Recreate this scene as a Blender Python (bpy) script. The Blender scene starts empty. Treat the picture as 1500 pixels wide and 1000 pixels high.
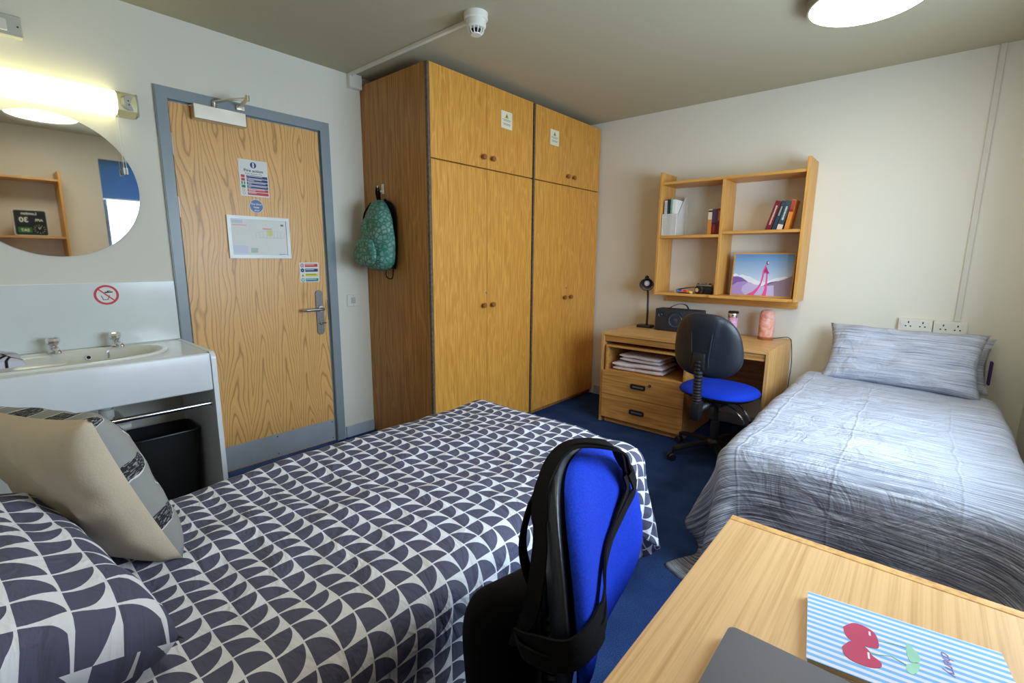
import bpy, bmesh, math, random
import numpy as np
from mathutils import Vector, Matrix, Euler, noise as mnoise
random.seed(7)
PI = math.pi
SC = bpy.context.scene
COL = SC.collection
H, D, W, YF = 2.52, 4.269, 3.62, -0.16       # ceiling, shelf wall, window wall, head wall

# ------------------------------------------------------------------ helpers
def wm(o):
    m = Matrix.Translation(o.location) @ o.rotation_euler.to_matrix().to_4x4()
    return wm(o.parent) @ m if o.parent else m

def obj(name, bm, mat, parent=None, origin=None, local=False, sharp=32, smooth=True):
    bmesh.ops.recalc_face_normals(bm, faces=bm.faces[:])
    if parent is not None and not local:
        bm.transform(wm(parent).inverted())
    if parent is None and origin is not None:
        bm.transform(Matrix.Translation(-Vector(origin)))
    for f in bm.faces: f.smooth = smooth
    if smooth:
        a = math.radians(sharp)
        for e in bm.edges:
            if len(e.link_faces) == 2 and e.calc_face_angle(0) > a: e.smooth = False
    me = bpy.data.meshes.new(name); bm.to_mesh(me); bm.free()
    me.materials.append(mat)
    o = bpy.data.objects.new(name, me); COL.objects.link(o)
    if parent is not None: o.parent = parent
    elif origin is not None: o.location = origin
    return o

def tag(o, label, cat, group=None, kind=None):
    o['label'] = label; o['category'] = cat
    if group: o['group'] = group
    if kind: o['kind'] = kind
    return o

def thing(name, label, cat, loc=(0, 0, 0), rotz=0, group=None):
    o = bpy.data.objects.new(name, None); COL.objects.link(o)
    o.empty_display_size = .05
    o.location = loc; o.rotation_euler = (0, 0, rotz)
    return tag(o, label, cat, group)

def copy_tree(o, parent=None):
    c = o.copy(); COL.objects.link(c)
    if parent is not None: c.parent = parent
    for ch in list(o.children): copy_tree(ch, c)
    return c

def struct(o):
    o['kind'] = 'structure'; return o

def B(): return bmesh.new()

def box(bm, a, b, bev=0.0, seg=1):
    lo = [min(a[i], b[i]) for i in range(3)]; hi = [max(a[i], b[i]) for i in range(3)]
    vs = [bm.verts.new((x, y, z)) for x in (lo[0], hi[0]) for y in (lo[1], hi[1]) for z in (lo[2], hi[2])]
    fs = [bm.faces.new([vs[i] for i in q]) for q in ((0, 1, 3, 2), (4, 6, 7, 5), (0, 4, 5, 1), (2, 3, 7, 6), (0, 2, 6, 4), (1, 5, 7, 3))]
    if bev:
        es = list({e for f in fs for e in f.edges})
        bmesh.ops.bevel(bm, geom=es, offset=bev, segments=seg, profile=.5, affect='EDGES')
    return bm

def bx(a, b, bev=0.0, seg=1): return box(B(), a, b, bev, seg)

def lathe(bm, prof, n=24, M=None, close=True):
    """prof: (r, z) list revolved round local z, placed by matrix M"""
    M = M or Matrix.Identity(4)
    rings = []
    for r, z in prof:
        if r < 1e-6: rings.append([bm.verts.new(M @ Vector((0, 0, z)))])
        else: rings.append([bm.verts.new(M @ Vector((r*math.cos(2*PI*k/n), r*math.sin(2*PI*k/n), z))) for k in range(n)])
    for A, C in zip(rings, rings[1:]):
        for k in range(n):
            k2 = (k+1) % n
            if len(A) == 1 and len(C) == 1: continue
            if len(A) == 1: bm.faces.new((A[0], C[k], C[k2]))
            elif len(C) == 1: bm.faces.new((A[k], A[k2], C[0]))
            else: bm.faces.new((A[k], A[k2], C[k2], C[k]))
    if close:
        for R in (rings[0], rings[-1]):
            if len(R) > 1: bm.faces.new(R)
    return bm

def frame_to(p, d):
    d = Vector(d).normalized()
    return Matrix.Translation(Vector(p)) @ d.to_track_quat('Z', 'Y').to_matrix().to_4x4()

def cyl(bm, p, q, r, n=16, r2=None, bev=0.0):
    p, q = Vector(p), Vector(q); L = (q-p).length
    r2 = r if r2 is None else r2
    prof = [(r, 0), (r2, L)] if not bev else [(r-bev, 0), (r, bev), (r2, L-bev), (r2-bev, L)]
    return lathe(bm, prof, n, frame_to(p, q-p))

def spline(pts, n=8):
    P = [Vector(p) for p in pts]
    P = [P[0]*2-P[1]] + P + [P[-1]*2-P[-2]]
    out = []
    for i in range(1, len(P)-2):
        for k in range(n):
            t = k/n; a, b, c, d = P[i-1:i+3]
            out.append(.5*((2*b)+(c-a)*t+(2*a-5*b+4*c-d)*t*t+(3*b-a-3*c+d)*t**3))
    out.append(P[-2]); return out

def tube(bm, pts, r, n=10, closed=False):
    pts = [Vector(p) for p in pts]; rings = []
    N = len(pts); up = Vector((.13, .31, .94)); prev = None
    for i, p in enumerate(pts):
        if closed: t = pts[(i+1) % N]-pts[i-1]
        else: t = pts[min(i+1, N-1)]-pts[max(i-1, 0)]
        t.normalize()
        s = (prev if prev is not None else up.cross(t) if abs(up.dot(t)) < .95 else Vector((1, 0, 0)).cross(t))
        s = (s - t*s.dot(t)).normalized(); prev = s; u = t.cross(s)
        rr = r[i] if isinstance(r, (list, tuple)) else r
        rings.append([bm.verts.new(p+s*rr*math.cos(2*PI*k/n)+u*rr*math.sin(2*PI*k/n)) for k in range(n)])
    for i in range(N if closed else N-1):
        A, C = rings[i], rings[(i+1) % N]
        for k in range(n): bm.faces.new((A[k], A[(k+1) % n], C[(k+1) % n], C[k]))
    if not closed: bm.faces.new(rings[0]); bm.faces.new(rings[-1])
    return bm

def ribbon(bm, pts, nrm, w, t):
    """flat band of width w, thickness t following pts; nrm = list of face normals"""
    pts = [Vector(p) for p in pts]; N = len(pts); R = []
    for i, p in enumerate(pts):
        tg = (pts[min(i+1, N-1)]-pts[max(i-1, 0)]).normalized()
        n = Vector(nrm[i] if isinstance(nrm, list) else nrm)
        n = (n-tg*n.dot(tg)).normalized(); s = tg.cross(n)
        R.append([bm.verts.new(p+s*a*w/2+n*b*t/2) for a, b in ((-1, -1), (1, -1), (1, 1), (-1, 1))])
    for A, C in zip(R, R[1:]):
        for k in range(4): bm.faces.new((A[k], A[(k+1) % 4], C[(k+1) % 4], C[k]))
    bm.faces.new(R[0]); bm.faces.new(R[-1]); return bm

class Fr:
    """a plane in the room: origin o, right r, up u, outward normal n"""
    def __init__(s, o, r, u):
        s.o, s.r, s.u = Vector(o), Vector(r).normalized(), Vector(u).normalized(); s.n = s.r.cross(s.u)
    def __call__(s, a, b, d=0): return s.o + s.r*a + s.u*b + s.n*d
    def M(s, a=0, b=0, d=0):
        m = Matrix((s.r, s.u, s.n)).transposed().to_4x4(); m.translation = s(a, b, d); return m

FL = Fr((0, 0, 0), (0, 1, 0), (0, 0, 1))        # door wall: a = y, b = z
FB = Fr((0, D, 0), (1, 0, 0), (0, 0, 1))        # shelf wall: a = x, b = z
FR_ = Fr((W, 0, 0), (0, -1, 0), (0, 0, 1))      # window wall: a = -y, b = z

def prism(bm, F, pts, d0, d1):
    A = [bm.verts.new(F(a, b, d0)) for a, b in pts]; C = [bm.verts.new(F(a, b, d1)) for a, b in pts]
    bm.faces.new(A); bm.faces.new(C); n = len(A)
    for k in range(n): bm.faces.new((A[k], A[(k+1) % n], C[(k+1) % n], C[k]))
    return bm

def rect(a0, b0, a1, b1): return [(a0, b0), (a1, b0), (a1, b1), (a0, b1)]
def rrect(a0, b0, a1, b1, r, n=5):
    out = []
    for cx, cy, s in ((a1-r, b1-r, 0), (a0+r, b1-r, 90), (a0+r, b0+r, 180), (a1-r, b0+r, 270)):
        for k in range(n+1):
            t = math.radians(s+90*k/n); out.append((cx+r*math.cos(t), cy+r*math.sin(t)))
    return out
def disc(cx, cy, r, n=28, ry=None): return [(cx+r*math.cos(2*PI*k/n), cy+(ry or r)*math.sin(2*PI*k/n)) for k in range(n)]
def ringp(bm, F, cx, cy, r0, r1, d0, d1, n=32):
    R = [[bm.verts.new(F(cx+r*math.cos(2*PI*k/n), cy+r*math.sin(2*PI*k/n), d)) for k in range(n)] for r, d in ((r0, d0), (r1, d0), (r1, d1), (r0, d1))]
    for i in range(4):
        A, C = R[i], R[(i+1) % 4]
        for k in range(n): bm.faces.new((A[k], A[(k+1) % n], C[(k+1) % n], C[k]))
    return bm

def textbm(F, s, cx, cy, h, d=.0008, t=.0004, align='CENTER', sx=1.0, bold=0.0, shear=0):
    cu = bpy.data.curves.new('t', 'FONT'); cu.body = s; cu.size = h/.7; cu.align_x = align; cu.align_y = 'BOTTOM_BASELINE'
    cu.extrude = t/2; cu.offset = bold; cu.shear = shear; cu.resolution_u = 3
    o = bpy.data.objects.new('t', cu); COL.objects.link(o)
    dg = bpy.context.evaluated_depsgraph_get()
    me = bpy.data.meshes.new_from_object(o.evaluated_get(dg))
    bm = B(); bm.from_mesh(me)
    bpy.data.objects.remove(o); bpy.data.curves.remove(cu); bpy.data.meshes.remove(me)
    bm.transform(F.M(cx, cy, d) @ Matrix.Diagonal((sx, 1, 1, 1)))
    return bm

def join(*bms):
    out = bms[0]
    for b in bms[1:]:
        me = bpy.data.meshes.new('j'); b.to_mesh(me); b.free(); out.from_mesh(me); bpy.data.meshes.remove(me)
    return out

def nz(x, y, z=0.0): return mnoise.noise(Vector((x, y, z)))

def lens(hw, hh, thick, taper=0.0, p=2.6, curve=0.0, rings=14, n=56, pw=4.0, back=0.35, dish=0.0):
    """rounded-outline pad in local x/z, bulging to +y (front) and -y (back)"""
    bm = B()
    def pt(r, k, side):
        th = 2*PI*k/n; c, s = math.cos(th), math.sin(th)
        X = math.copysign(abs(c)**(2/p), c)*r; Z = math.copysign(abs(s)**(2/p), s)*r
        x = X*hw*(1-taper*(Z+.0)); z = Z*hh
        t = thick*max(0, 1-r**pw)**.5*(1 if side > 0 else -back)
        return (x, t + curve*(x/hw)**2 + dish*(Z**2), z)
    c1 = bm.verts.new(pt(0, 0, 1)); c0 = bm.verts.new(pt(0, 0, -1))
    rr = [math.sin(PI/2*(i+1)/rings) for i in range(rings)]
    F_ = [[bm.verts.new(pt(r, k, 1)) for k in range(n)] for r in rr]
    K_ = [[bm.verts.new(pt(r, k, -1)) for k in range(n)] for r in rr[:-1]] + [F_[-1]]
    for c, S in ((c1, F_), (c0, K_)):
        for k in range(n): bm.faces.new((c, S[0][k], S[0][(k+1) % n]))
        for A, C in zip(S, S[1:]):
            for k in range(n): bm.faces.new((A[k], C[k], C[(k+1) % n], A[(k+1) % n]))
    return bm

# ------------------------------------------------------------------ materials
class N:
    def __init__(s, name, rough=.5, metal=0.0, spec=.5, **kw):
        s.m = bpy.data.materials.new(name); s.m.use_nodes = True; s.t = s.m.node_tree
        s.b = s.t.nodes['Principled BSDF']
        s.b.inputs['Roughness'].default_value = rough; s.b.inputs['Metallic'].default_value = metal
        s.b.inputs['Specular IOR Level'].default_value = spec
        for k, v in kw.items(): s.b.inputs[k].default_value = v
    def n(s, typ, ins=(), **props):
        x = s.t.nodes.new('ShaderNode'+typ)
        for k, v in props.items(): setattr(x, k, v)
        for k, v in (ins.items() if isinstance(ins, dict) else enumerate(ins)):
            if v is None: continue
            if hasattr(v, 'is_output'): s.t.links.new(v, x.inputs[k])
            elif hasattr(v, 'outputs'): s.t.links.new(v.outputs[0], x.inputs[k])
            else: x.inputs[k].default_value = v
        return x
    def math(s, op, a, b=None, c=None): return s.n('Math', [a, b, c], operation=op).outputs[0]
    def co(s, kind='Object', scale=(1, 1, 1), loc=(0, 0, 0), rot=(0, 0, 0)):
        tc = s.n('TexCoord'); mp = s.n('Mapping', {0: tc.outputs[kind]})
        mp.inputs['Scale'].default_value = scale; mp.inputs['Location'].default_value = loc; mp.inputs['Rotation'].default_value = rot
        return mp.outputs[0]
    def noise(s, v, scale, detail=3, rough=.5, dist=0): return s.n('TexNoise', {'Vector': v, 'Scale': scale, 'Detail': detail, 'Roughness': rough, 'Distortion': dist}).outputs[0]
    def ramp(s, f, stops, interp='LINEAR'):
        r = s.n('ValToRGB', {0: f}); e = r.color_ramp; e.interpolation = interp
        while len(e.elements) < len(stops): e.elements.new(.5)
        for i, (p, c) in enumerate(stops): e.elements[i].position = p; e.elements[i].color = (*c, 1)
        return r.outputs[0]
    def mix(s, f, a, b, mode='MIX'):
        x = s.n('Mix', data_type='RGBA', blend_type=mode)
        for k, v in ((0, f), (6, a), (7, b)):
            if hasattr(v, 'is_output'): s.t.links.new(v, x.inputs[k])
            else: x.inputs[k].default_value = (*v, 1) if isinstance(v, tuple) else v
        return x.outputs[2]
    def color(s, c):
        if hasattr(c, 'is_output'): s.t.links.new(c, s.b.inputs['Base Color'])
        else: s.b.inputs['Base Color'].default_value = (*c, 1)
        return s
    def bump(s, h, strength=.2, dist=.01):
        b = s.n('Bump', {'Height': h, 'Strength': strength, 'Distance': dist}); s.t.links.new(b.outputs[0], s.b.inputs['Normal']); return s

def lin(r, g, b):
    f = lambda v: (v/255/12.92) if v <= 10 else ((v/255+.055)/1.055)**2.4
    return (f(r), f(g), f(b))

def plain(name, c, rough=.5, metal=0.0, spec=.5, nz_=.06, sc=8, bump=0.0, **kw):
    m = N(name, rough, metal, spec, **kw); v = m.co()
    n = m.noise(v, sc, 3)
    hi = tuple(min(1, x*(1+nz_)) for x in c); lo = tuple(x*(1-nz_) for x in c)
    m.color(m.ramp(n, [(.3, lo), (.7, hi)]))
    if bump: m.bump(m.noise(v, 220, 2), bump, .002)
    return m.m

def laminate(name, axis='Z', base=(196, 150, 88), dark=(168, 120, 62), rough=.42, k=1.0, fleck=.5, st=1.0):
    """oak-print laminate, fine grain along the given axis"""
    m = N(name, rough, 0, .4)
    fine, long_ = 46*k, 1.6*k*st
    sc = {'X': (long_, fine, fine), 'Y': (fine, long_, fine), 'Z': (fine, fine, long_)}[axis]
    sc2 = tuple(q*.12 if q > 10 else q*.35 for q in sc)
    g = m.noise(m.co(scale=sc), 1.6, 4, .65)
    w = m.noise(m.co(scale=sc2), 1.5, 2, .5, .5)
    lines = m.math('SINE', m.math('MULTIPLY', w, 60))
    lines = m.math('MULTIPLY', m.math('ADD', lines, 1), .5)
    f = m.math('ADD', m.math('MULTIPLY', g, 1-fleck*.4), m.math('MULTIPLY', m.math('POWER', lines, 3), fleck*.22))
    c = m.ramp(f, [(.30, lin(*dark)), (.52, lin(*base)), (.74, tuple(min(1, x*1.12) for x in lin(*base)))])
    m.color(c); m.bump(g, .05, .002)
    return m.m

def veneer():
    """rotary-cut door veneer: tall cathedral contours"""
    m = N('ash_veneer', .36, 0, .45)
    sp = m.n('SeparateXYZ', {0: m.co()})
    wy = m.noise(m.co(scale=(1, 1.5, .55)), 1.6, 2, .5)
    a = m.math('ADD', m.math('DIVIDE', sp.outputs[1], .150), m.math('MULTIPLY', wy, 1.7))
    u = m.math('ABSOLUTE', m.math('SUBTRACT', m.math('FRACT', a), .5))          # 0 at a column centre, .5 between
    u = m.math('MULTIPLY', u, 2)
    w1 = m.noise(m.co(scale=(1, 4.5, 1.5)), 1.3, 3, .55)
    w2 = m.noise(m.co(scale=(1, 22, 5)), 1.0, 2)
    k = m.n('MapRange', {0: sp.outputs[2], 1: .2, 2: 2.0, 3: 8.0, 4: 2.2}).outputs[0]
    f = m.math('ADD', m.math('MULTIPLY', sp.outputs[2], k), m.math('MULTIPLY', m.math('POWER', u, 1.5), 3.6))
    f = m.math('ADD', f, m.math('ADD', m.math('MULTIPLY', w1, 3.2), m.math('MULTIPLY', w2, .35)))
    s = m.math('FRACT', f)
    line = m.math('SUBTRACT', 1, m.math('MINIMUM', m.math('MULTIPLY', m.math('ABSOLUTE', m.math('SUBTRACT', s, .5)), 5.5), 1))
    fine = m.noise(m.co(scale=(60, 60, 2)), 1.5, 3)
    base = m.mix(m.math('MULTIPLY', s, .30), lin(240, 188, 116), lin(214, 158, 88))
    base = m.mix(m.math('MULTIPLY', fine, .22), base, lin(190, 138, 80))
    m.color(m.mix(m.math('MULTIPLY', line, .66), base, lin(150, 98, 48)))
    return m.m

def wall_mat(name, c, rough=.75):
    m = N(name, rough, 0, .25); v = m.co()
    n = m.noise(v, 1.3, 3)
    m.color(m.ramp(n, [(.3, tuple(x*.97 for x in c)), (.7, c)])); m.bump(m.noise(v, 130, 3), .08, .002)
    return m.m

def quarter_mat(name, cell=.054):
    """rows of dark quarter discs on white cotton; UV is cloth in metres"""
    m = N(name, .72, 0, .3)
    tc = m.n('TexCoord'); sp = m.n('SeparateXYZ', {0: tc.outputs['UV']})
    u = m.math('DIVIDE', sp.outputs[0], cell); v = m.math('DIVIDE', sp.outputs[1], cell)
    fu, fv = m.math('FRACT', u), m.math('FRACT', v)
    par = m.math('MODULO', m.math('ABSOLUTE', m.math('FLOOR', v)), 2)
    par = m.math('GREATER_THAN', par, .5)
    cu = m.math('ADD', m.math('MULTIPLY', fu, m.math('SUBTRACT', 1, par)), m.math('MULTIPLY', m.math('SUBTRACT', 1, fu), par))
    a, b = m.math('SUBTRACT', cu, .045), m.math('SUBTRACT', fv, .045)
    d = m.math('SQRT', m.math('ADD', m.math('POWER', a, 2), m.math('POWER', b, 2)))
    ins = m.math('MULTIPLY', m.math('MULTIPLY', m.math('GREATER_THAN', a, 0), m.math('GREATER_THAN', b, 0)), m.math('LESS_THAN', d, .93))
    m.color(m.mix(ins, (.85, .88, .96), lin(90, 92, 116)))
    w = m.noise(m.co('UV', scale=(1, 1.6, 1)), 6, 4, .55, .8)
    m.bump(w, .55, .05)
    return m.m

def streak_mat(name, ombre=True):
    """space-dyed grey cotton: fine streaks across the cloth, darker towards the foot hem"""
    m = N(name, .75, 0, .25)
    tc = m.n('TexCoord'); sp = m.n('SeparateXYZ', {0: tc.outputs['UV']})
    a = m.noise(m.co('UV', scale=(5, 250, 1)), 1, 5, .7)
    b = m.noise(m.co('UV', scale=(2.0, 80, 1)), 1, 3, .6)
    f = m.math('ADD', m.math('MULTIPLY', a, .62), m.math('MULTIPLY', b, .38))
    light = m.ramp(f, [(.36, lin(96, 102, 120)), (.47, lin(168, 174, 190)), (.60, lin(206, 211, 222))])
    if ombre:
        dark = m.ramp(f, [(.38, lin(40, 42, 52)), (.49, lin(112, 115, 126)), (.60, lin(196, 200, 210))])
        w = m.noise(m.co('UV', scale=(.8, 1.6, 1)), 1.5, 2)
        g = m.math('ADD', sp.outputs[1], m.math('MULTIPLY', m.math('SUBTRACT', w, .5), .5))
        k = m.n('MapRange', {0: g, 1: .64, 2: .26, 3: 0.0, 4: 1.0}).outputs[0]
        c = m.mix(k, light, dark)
    else: c = light
    m.color(c)
    h = m.math('MULTIPLY', m.noise(m.co('UV', scale=(1.2, 1, 1)), 7, 4, .6, .8), 1.0)
    if ombre:
        wob = m.math('ADD', sp.outputs[0], m.math('MULTIPLY', m.noise(m.co('UV', scale=(.3, 1.5, 1)), 3, 2), .05))
        for u0 in (.42, .72, 1.04):
            q = m.math('ABSOLUTE', m.math('SUBTRACT', wob, u0)); h = m.math('ADD', h, m.math('MULTIPLY', m.math('MAXIMUM', m.math('SUBTRACT', 1, m.math('DIVIDE', q, .007)), 0), .09))
    m.bump(h, .5, .05)
    return m.m

def carpet_mat():
    m = N('navy_carpet', .95, 0, .1); v = m.co()
    n = m.noise(v, 320, 3, .7); n2 = m.noise(v, 6, 3)
    f = m.math('ADD', m.math('MULTIPLY', n, .8), m.math('MULTIPLY', n2, .2))
    m.color(m.ramp(f, [(.35, lin(22, 38, 74)), (.55, lin(44, 70, 122)), (.72, lin(86, 116, 170))]))
    m.bump(n, .7, .006); return m.m

def emis(name, c, s):
    m = bpy.data.materials.new(name); m.use_nodes = True; t = m.node_tree; t.nodes.clear()
    e = t.nodes.new('ShaderNodeEmission'); e.inputs[0].default_value = (*c, 1); e.inputs[1].default_value = s
    o = t.nodes.new('ShaderNodeOutputMaterial'); t.links.new(e.outputs[0], o.inputs[0]); return m

def chrome(name='chrome', c=(.78, .78, .8), rough=.12): return plain(name, c, rough, 1.0, .5, .03)

M = {}
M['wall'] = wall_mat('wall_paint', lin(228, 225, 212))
M['ceil'] = wall_mat('ceiling_paint_dimmed', lin(182, 177, 152), .85)  # darker than the paint itself: dimness of the bounce-lit ceiling put into the colour
M['skirt'] = plain('skirting_paint', lin(176, 184, 196), .4)
M['carpet'] = carpet_mat()
M['frame_blue'] = plain('door_frame_paint', lin(138, 150, 156), .35, nz_=.03)
M['veneer'] = veneer()
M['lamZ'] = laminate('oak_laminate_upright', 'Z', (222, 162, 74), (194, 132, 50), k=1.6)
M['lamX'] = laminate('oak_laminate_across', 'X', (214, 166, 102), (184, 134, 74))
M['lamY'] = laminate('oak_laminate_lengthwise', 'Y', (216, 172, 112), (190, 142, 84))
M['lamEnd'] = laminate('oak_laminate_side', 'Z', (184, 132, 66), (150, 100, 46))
M['shelfX'] = laminate('shelf_oak_across', 'X', (214, 160, 84), (192, 138, 64), fleck=.3)
M['shelfZ'] = laminate('shelf_oak_upright', 'Z', (214, 160, 84), (192, 138, 64), fleck=.3)
M['deskY'] = laminate('desk_oak', 'X', (224, 182, 124), (198, 150, 92), .36, .8, .7)
M['knob'] = plain('beech_knob', lin(150, 92, 50), .4)
M['black'] = plain('black_plastic', (.012, .012, .014), .4, bump=.1)
M['blackgap'] = plain('dark_gap', (.03, .02, .012), .7)
M['shell'] = plain('charcoal_shell_plastic', lin(32, 37, 47), .38, spec=.5, bump=.25)
M['bluefab'] = plain('royal_blue_fabric', lin(16, 56, 190), .85, spec=.2, sc=300, nz_=.22, bump=.3)
M['blackfab'] = plain('black_cotton', (.006, .006, .007), .9, spec=.15, bump=.2)
M['white'] = plain('white_laminate', lin(232, 236, 240), .25, nz_=.02)
M['ceramic'] = plain('ivory_ceramic', lin(226, 226, 216), .12, nz_=.02)
M['splash'] = plain('gloss_splashback', lin(224, 230, 230), .14, nz_=.02)
M['wplast'] = plain('white_plastic', lin(228, 226, 216), .35, nz_=.02)
M['gplast'] = plain('grey_white_plastic', lin(190, 190, 182), .4, nz_=.02)
M['chrome'] = chrome()
M['steel'] = chrome('brushed_steel', (.46, .46, .46), .42)
M['closer'] = chrome('champagne_steel', (.70, .66, .56), .38)
M['mirror'] = plain('mirror_glass', (.86, .88, .88), .02, 1.0, .5, 0.0)
M['lamp'] = emis('lamp_diffuser', (1, .92, .74), 11.5)
M['strip'] = emis('strip_diffuser', (1, .90, .42), 3.2)
M['sheet'] = plain('white_sheet', lin(216, 222, 234), .8, nz_=.02)
M['dark_in'] = plain('deep_black', (.004, .004, .004), .8)
M['paper'] = plain('white_paper', lin(232, 232, 228), .6, nz_=.01)
M['navy'] = plain('navy_ink', lin(24, 44, 110), .5, nz_=0)
M['red'] = plain('red_ink', lin(206, 52, 62), .5, nz_=0)
M['green'] = plain('green_ink', lin(40, 128, 92), .5, nz_=0)
M['teal'] = plain('teal_ink', lin(40, 132, 142), .5, nz_=0)
M['yellow'] = plain('yellow_ink', lin(222, 214, 70), .5, nz_=0)
M['ink'] = plain('black_ink', lin(34, 34, 38), .5, nz_=0)
M['grey_ink'] = plain('grey_ink', lin(140, 140, 144), .6, nz_=0)
M['bluedisc'] = plain('blue_disc_print', lin(92, 122, 172), .5, nz_=0)
M['alu'] = plain('silver_plastic_frame', lin(206, 208, 204), .4, .15)
for k, c in dict(maroon=(112, 22, 38), tealb=(30, 62, 76), slate=(56, 72, 78), orange=(214, 132, 46), redb=(142, 30, 34), purple=(74, 58, 92), cream=(224, 206, 176), navyb=(22, 28, 50), olive=(40, 52, 48), mint=(120, 176, 150), brick=(170, 66, 50)).items():
    M[k] = plain('cover_'+k, lin(*c), .45, nz_=.05)
M['pages'] = plain('page_edges', lin(214, 206, 188), .8)

# ------------------------------------------------------------------ room shell
T = .12
struct(obj('floor', bx((-T, YF-T, -.06), (W+.3, D+T, 0)), M['carpet']))
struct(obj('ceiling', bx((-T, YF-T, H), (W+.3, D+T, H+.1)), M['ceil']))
struct(obj('wall_back', bx((-T, D, 0), (W+.3, D+T, H)), M['wall']))
struct(obj('wall_front', bx((-T, YF-T, 0), (W+.3, YF, H)), M['wall']))
DY0, DY1, DZ = 1.098, 1.934, 2.115             # door opening
bm = bx((-T, YF, 0), (0, DY0-.03, H)); box(bm, (-T, DY1+.04, 0), (0, D, H)); box(bm, (-T, DY0-.03, DZ+.03), (0, DY1+.04, H))
struct(obj('wall_left', bm, M['wall']))
WY0, WY1, WZ0, WZ1 = 1.40, 3.30, .92, 2.30     # window opening
bm = bx((W, YF, 0), (W+.3, WY0, H)); box(bm, (W, WY1, 0), (W+.3, D, H)); box(bm, (W, WY0, 0), (W+.3, WY1, WZ0)); box(bm, (W, WY0, WZ1), (W+.3, WY1, H))
struct(obj('wall_right', bm, M['wall']))
# baseboards
struct(obj('baseboard_left', bx((0, DY1+.075, 0), (.014, 2.243, .085), .003), M['skirt']))
struct(obj('baseboard_back', bx((.735, D-.014, 0), (W, D, .085), .003), M['skirt']))
struct(obj('baseboard_right', bx((W-.014, 1.39, 0), (W, D-.014, .085), .003), M['skirt']))
struct(obj('baseboard_front', bx((0, YF, 0), (W, YF+.014, .085), .003), M['skirt']))
# window
wn = bpy.data.objects.new('window_1', None); COL.objects.link(wn); wn.location = (W+.2, (WY0+WY1)/2, WZ0); struct(wn)
dark_fr = plain('window_frame_paint', lin(58, 70, 84), .4)
bm = B()
for y0, y1 in ((WY0, WY0+.06), (WY1-.06, WY1), ((WY0+WY1)/2-.03, (WY0+WY1)/2+.03)): box(bm, (W+.16, y0, WZ0), (W+.22, y1, WZ1))
for z0, z1 in ((WZ0, WZ0+.06), (WZ1-.06, WZ1)): box(bm, (W+.16, WY0+.06, z0), (W+.22, WY1-.06, z1))
obj('window_frame', bm, dark_fr, wn)
gl = N('window_glass', 0.0, 0, .5)
gt = gl.t.nodes.new('ShaderNodeBsdfTransparent'); gg = gl.t.nodes.new('ShaderNodeBsdfGlossy'); gg.inputs['Roughness'].default_value = .02
gm_ = gl.t.nodes.new('ShaderNodeMixShader'); gm_.inputs[0].default_value = .06
gl.t.links.new(gt.outputs[0], gm_.inputs[1]); gl.t.links.new(gg.outputs[0], gm_.inputs[2]); gl.t.links.new(gm_.outputs[0], gl.t.nodes['Material Output'].inputs[0])
for y0, y1 in ((WY0+.06, (WY0+WY1)/2-.03), ((WY0+WY1)/2+.03, WY1-.06)):
    obj('pane', bx((W+.188, y0, WZ0+.06), (W+.192, y1, WZ1-.06)), gl.m, wn)
obj('window_sill', bx((W-.02, WY0-.03, WZ0-.025), (W+.16, WY1+.03, WZ0+.002), .004), M['white'], wn)
blf = N('blue_blind_fabric', .85); blf.color(lin(96, 140, 186))
_t = blf.t.nodes.new('ShaderNodeBsdfTranslucent'); _t.inputs[0].default_value = (*lin(90, 140, 190), 1); _m = blf.t.nodes.new('ShaderNodeMixShader'); _m.inputs[0].default_value = .22
blf.t.links.new(blf.b.outputs[0], _m.inputs[1]); blf.t.links.new(_t.outputs[0], _m.inputs[2]); blf.t.links.new(_m.outputs[0], blf.t.nodes['Material Output'].inputs[0])
bl = thing('roller_blind', 'plain blue roller blind half lowered over the window, seen in the round mirror', 'blind', (W+.04, (WY0+WY1)/2, 1.9))
obj('blind_fabric', bx((W+.040, WY0+.01, 1.905), (W+.043, WY1-.01, 2.30)), blf.m, bl)
obj('roller_tube', cyl(B(), (W+.062, WY0+.005, 2.268), (W+.062, WY1-.005, 2.268), .020), plain('blind_roll', lin(60, 96, 136), .8), bl)
obj('bottom_bar', bx((W+.036, WY0+.01, 1.89), (W+.047, WY1-.01, 1.906), .002), M['wplast'], bl)

# ------------------------------------------------------------------ door
dr = bpy.data.objects.new('door_1', None); COL.objects.link(dr); dr.location = (0, (DY0+DY1)/2, 0); struct(dr)
bm = B()
prism(bm, FL, [(1.047, 0), (1.047, 2.172), (1.996, 2.172), (1.996, 0), (1.936, 0), (1.936, 2.118), (1.098, 2.118), (1.098, 0)], -.10, .018)
bmesh.ops.bevel(bm, geom=[e for e in bm.edges if abs(e.verts[0].co.x-e.verts[1].co.x) < 1e-6 and e.verts[0].co.x > 0], offset=.004, segments=2, affect='EDGES')
obj('door_frame', bm, M['frame_blue'], dr)
bm = B()
prism(bm, FL, [(1.0981, 0), (1.0981, 2.1179), (1.9359, 2.1179), (1.9359, 0), (1.926, 0), (1.926, 2.110), (1.106, 2.110), (1.106, 0)], -.09, -.006)
obj('door_stop', bm, plain('door_stop_paint', lin(112, 128, 140), .4), dr)
obj('door_leaf', bx((-.046, 1.1085, .006), (-.002, 1.9235, 2.1065), .0015), M['veneer'], dr)
kp = obj('kick_plate', bx((-.003, 1.112, .012), (.0005, 1.920, .165)), plain('satin_steel', lin(176, 184, 192), .5, .35), dr)
for y in (1.13, 1.52, 1.905):
    for z in (.03, .148): obj('screw', cyl(B(), (.0004, y, z), (.002, y, z), .004, 8), M['chrome'], kp)
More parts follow.
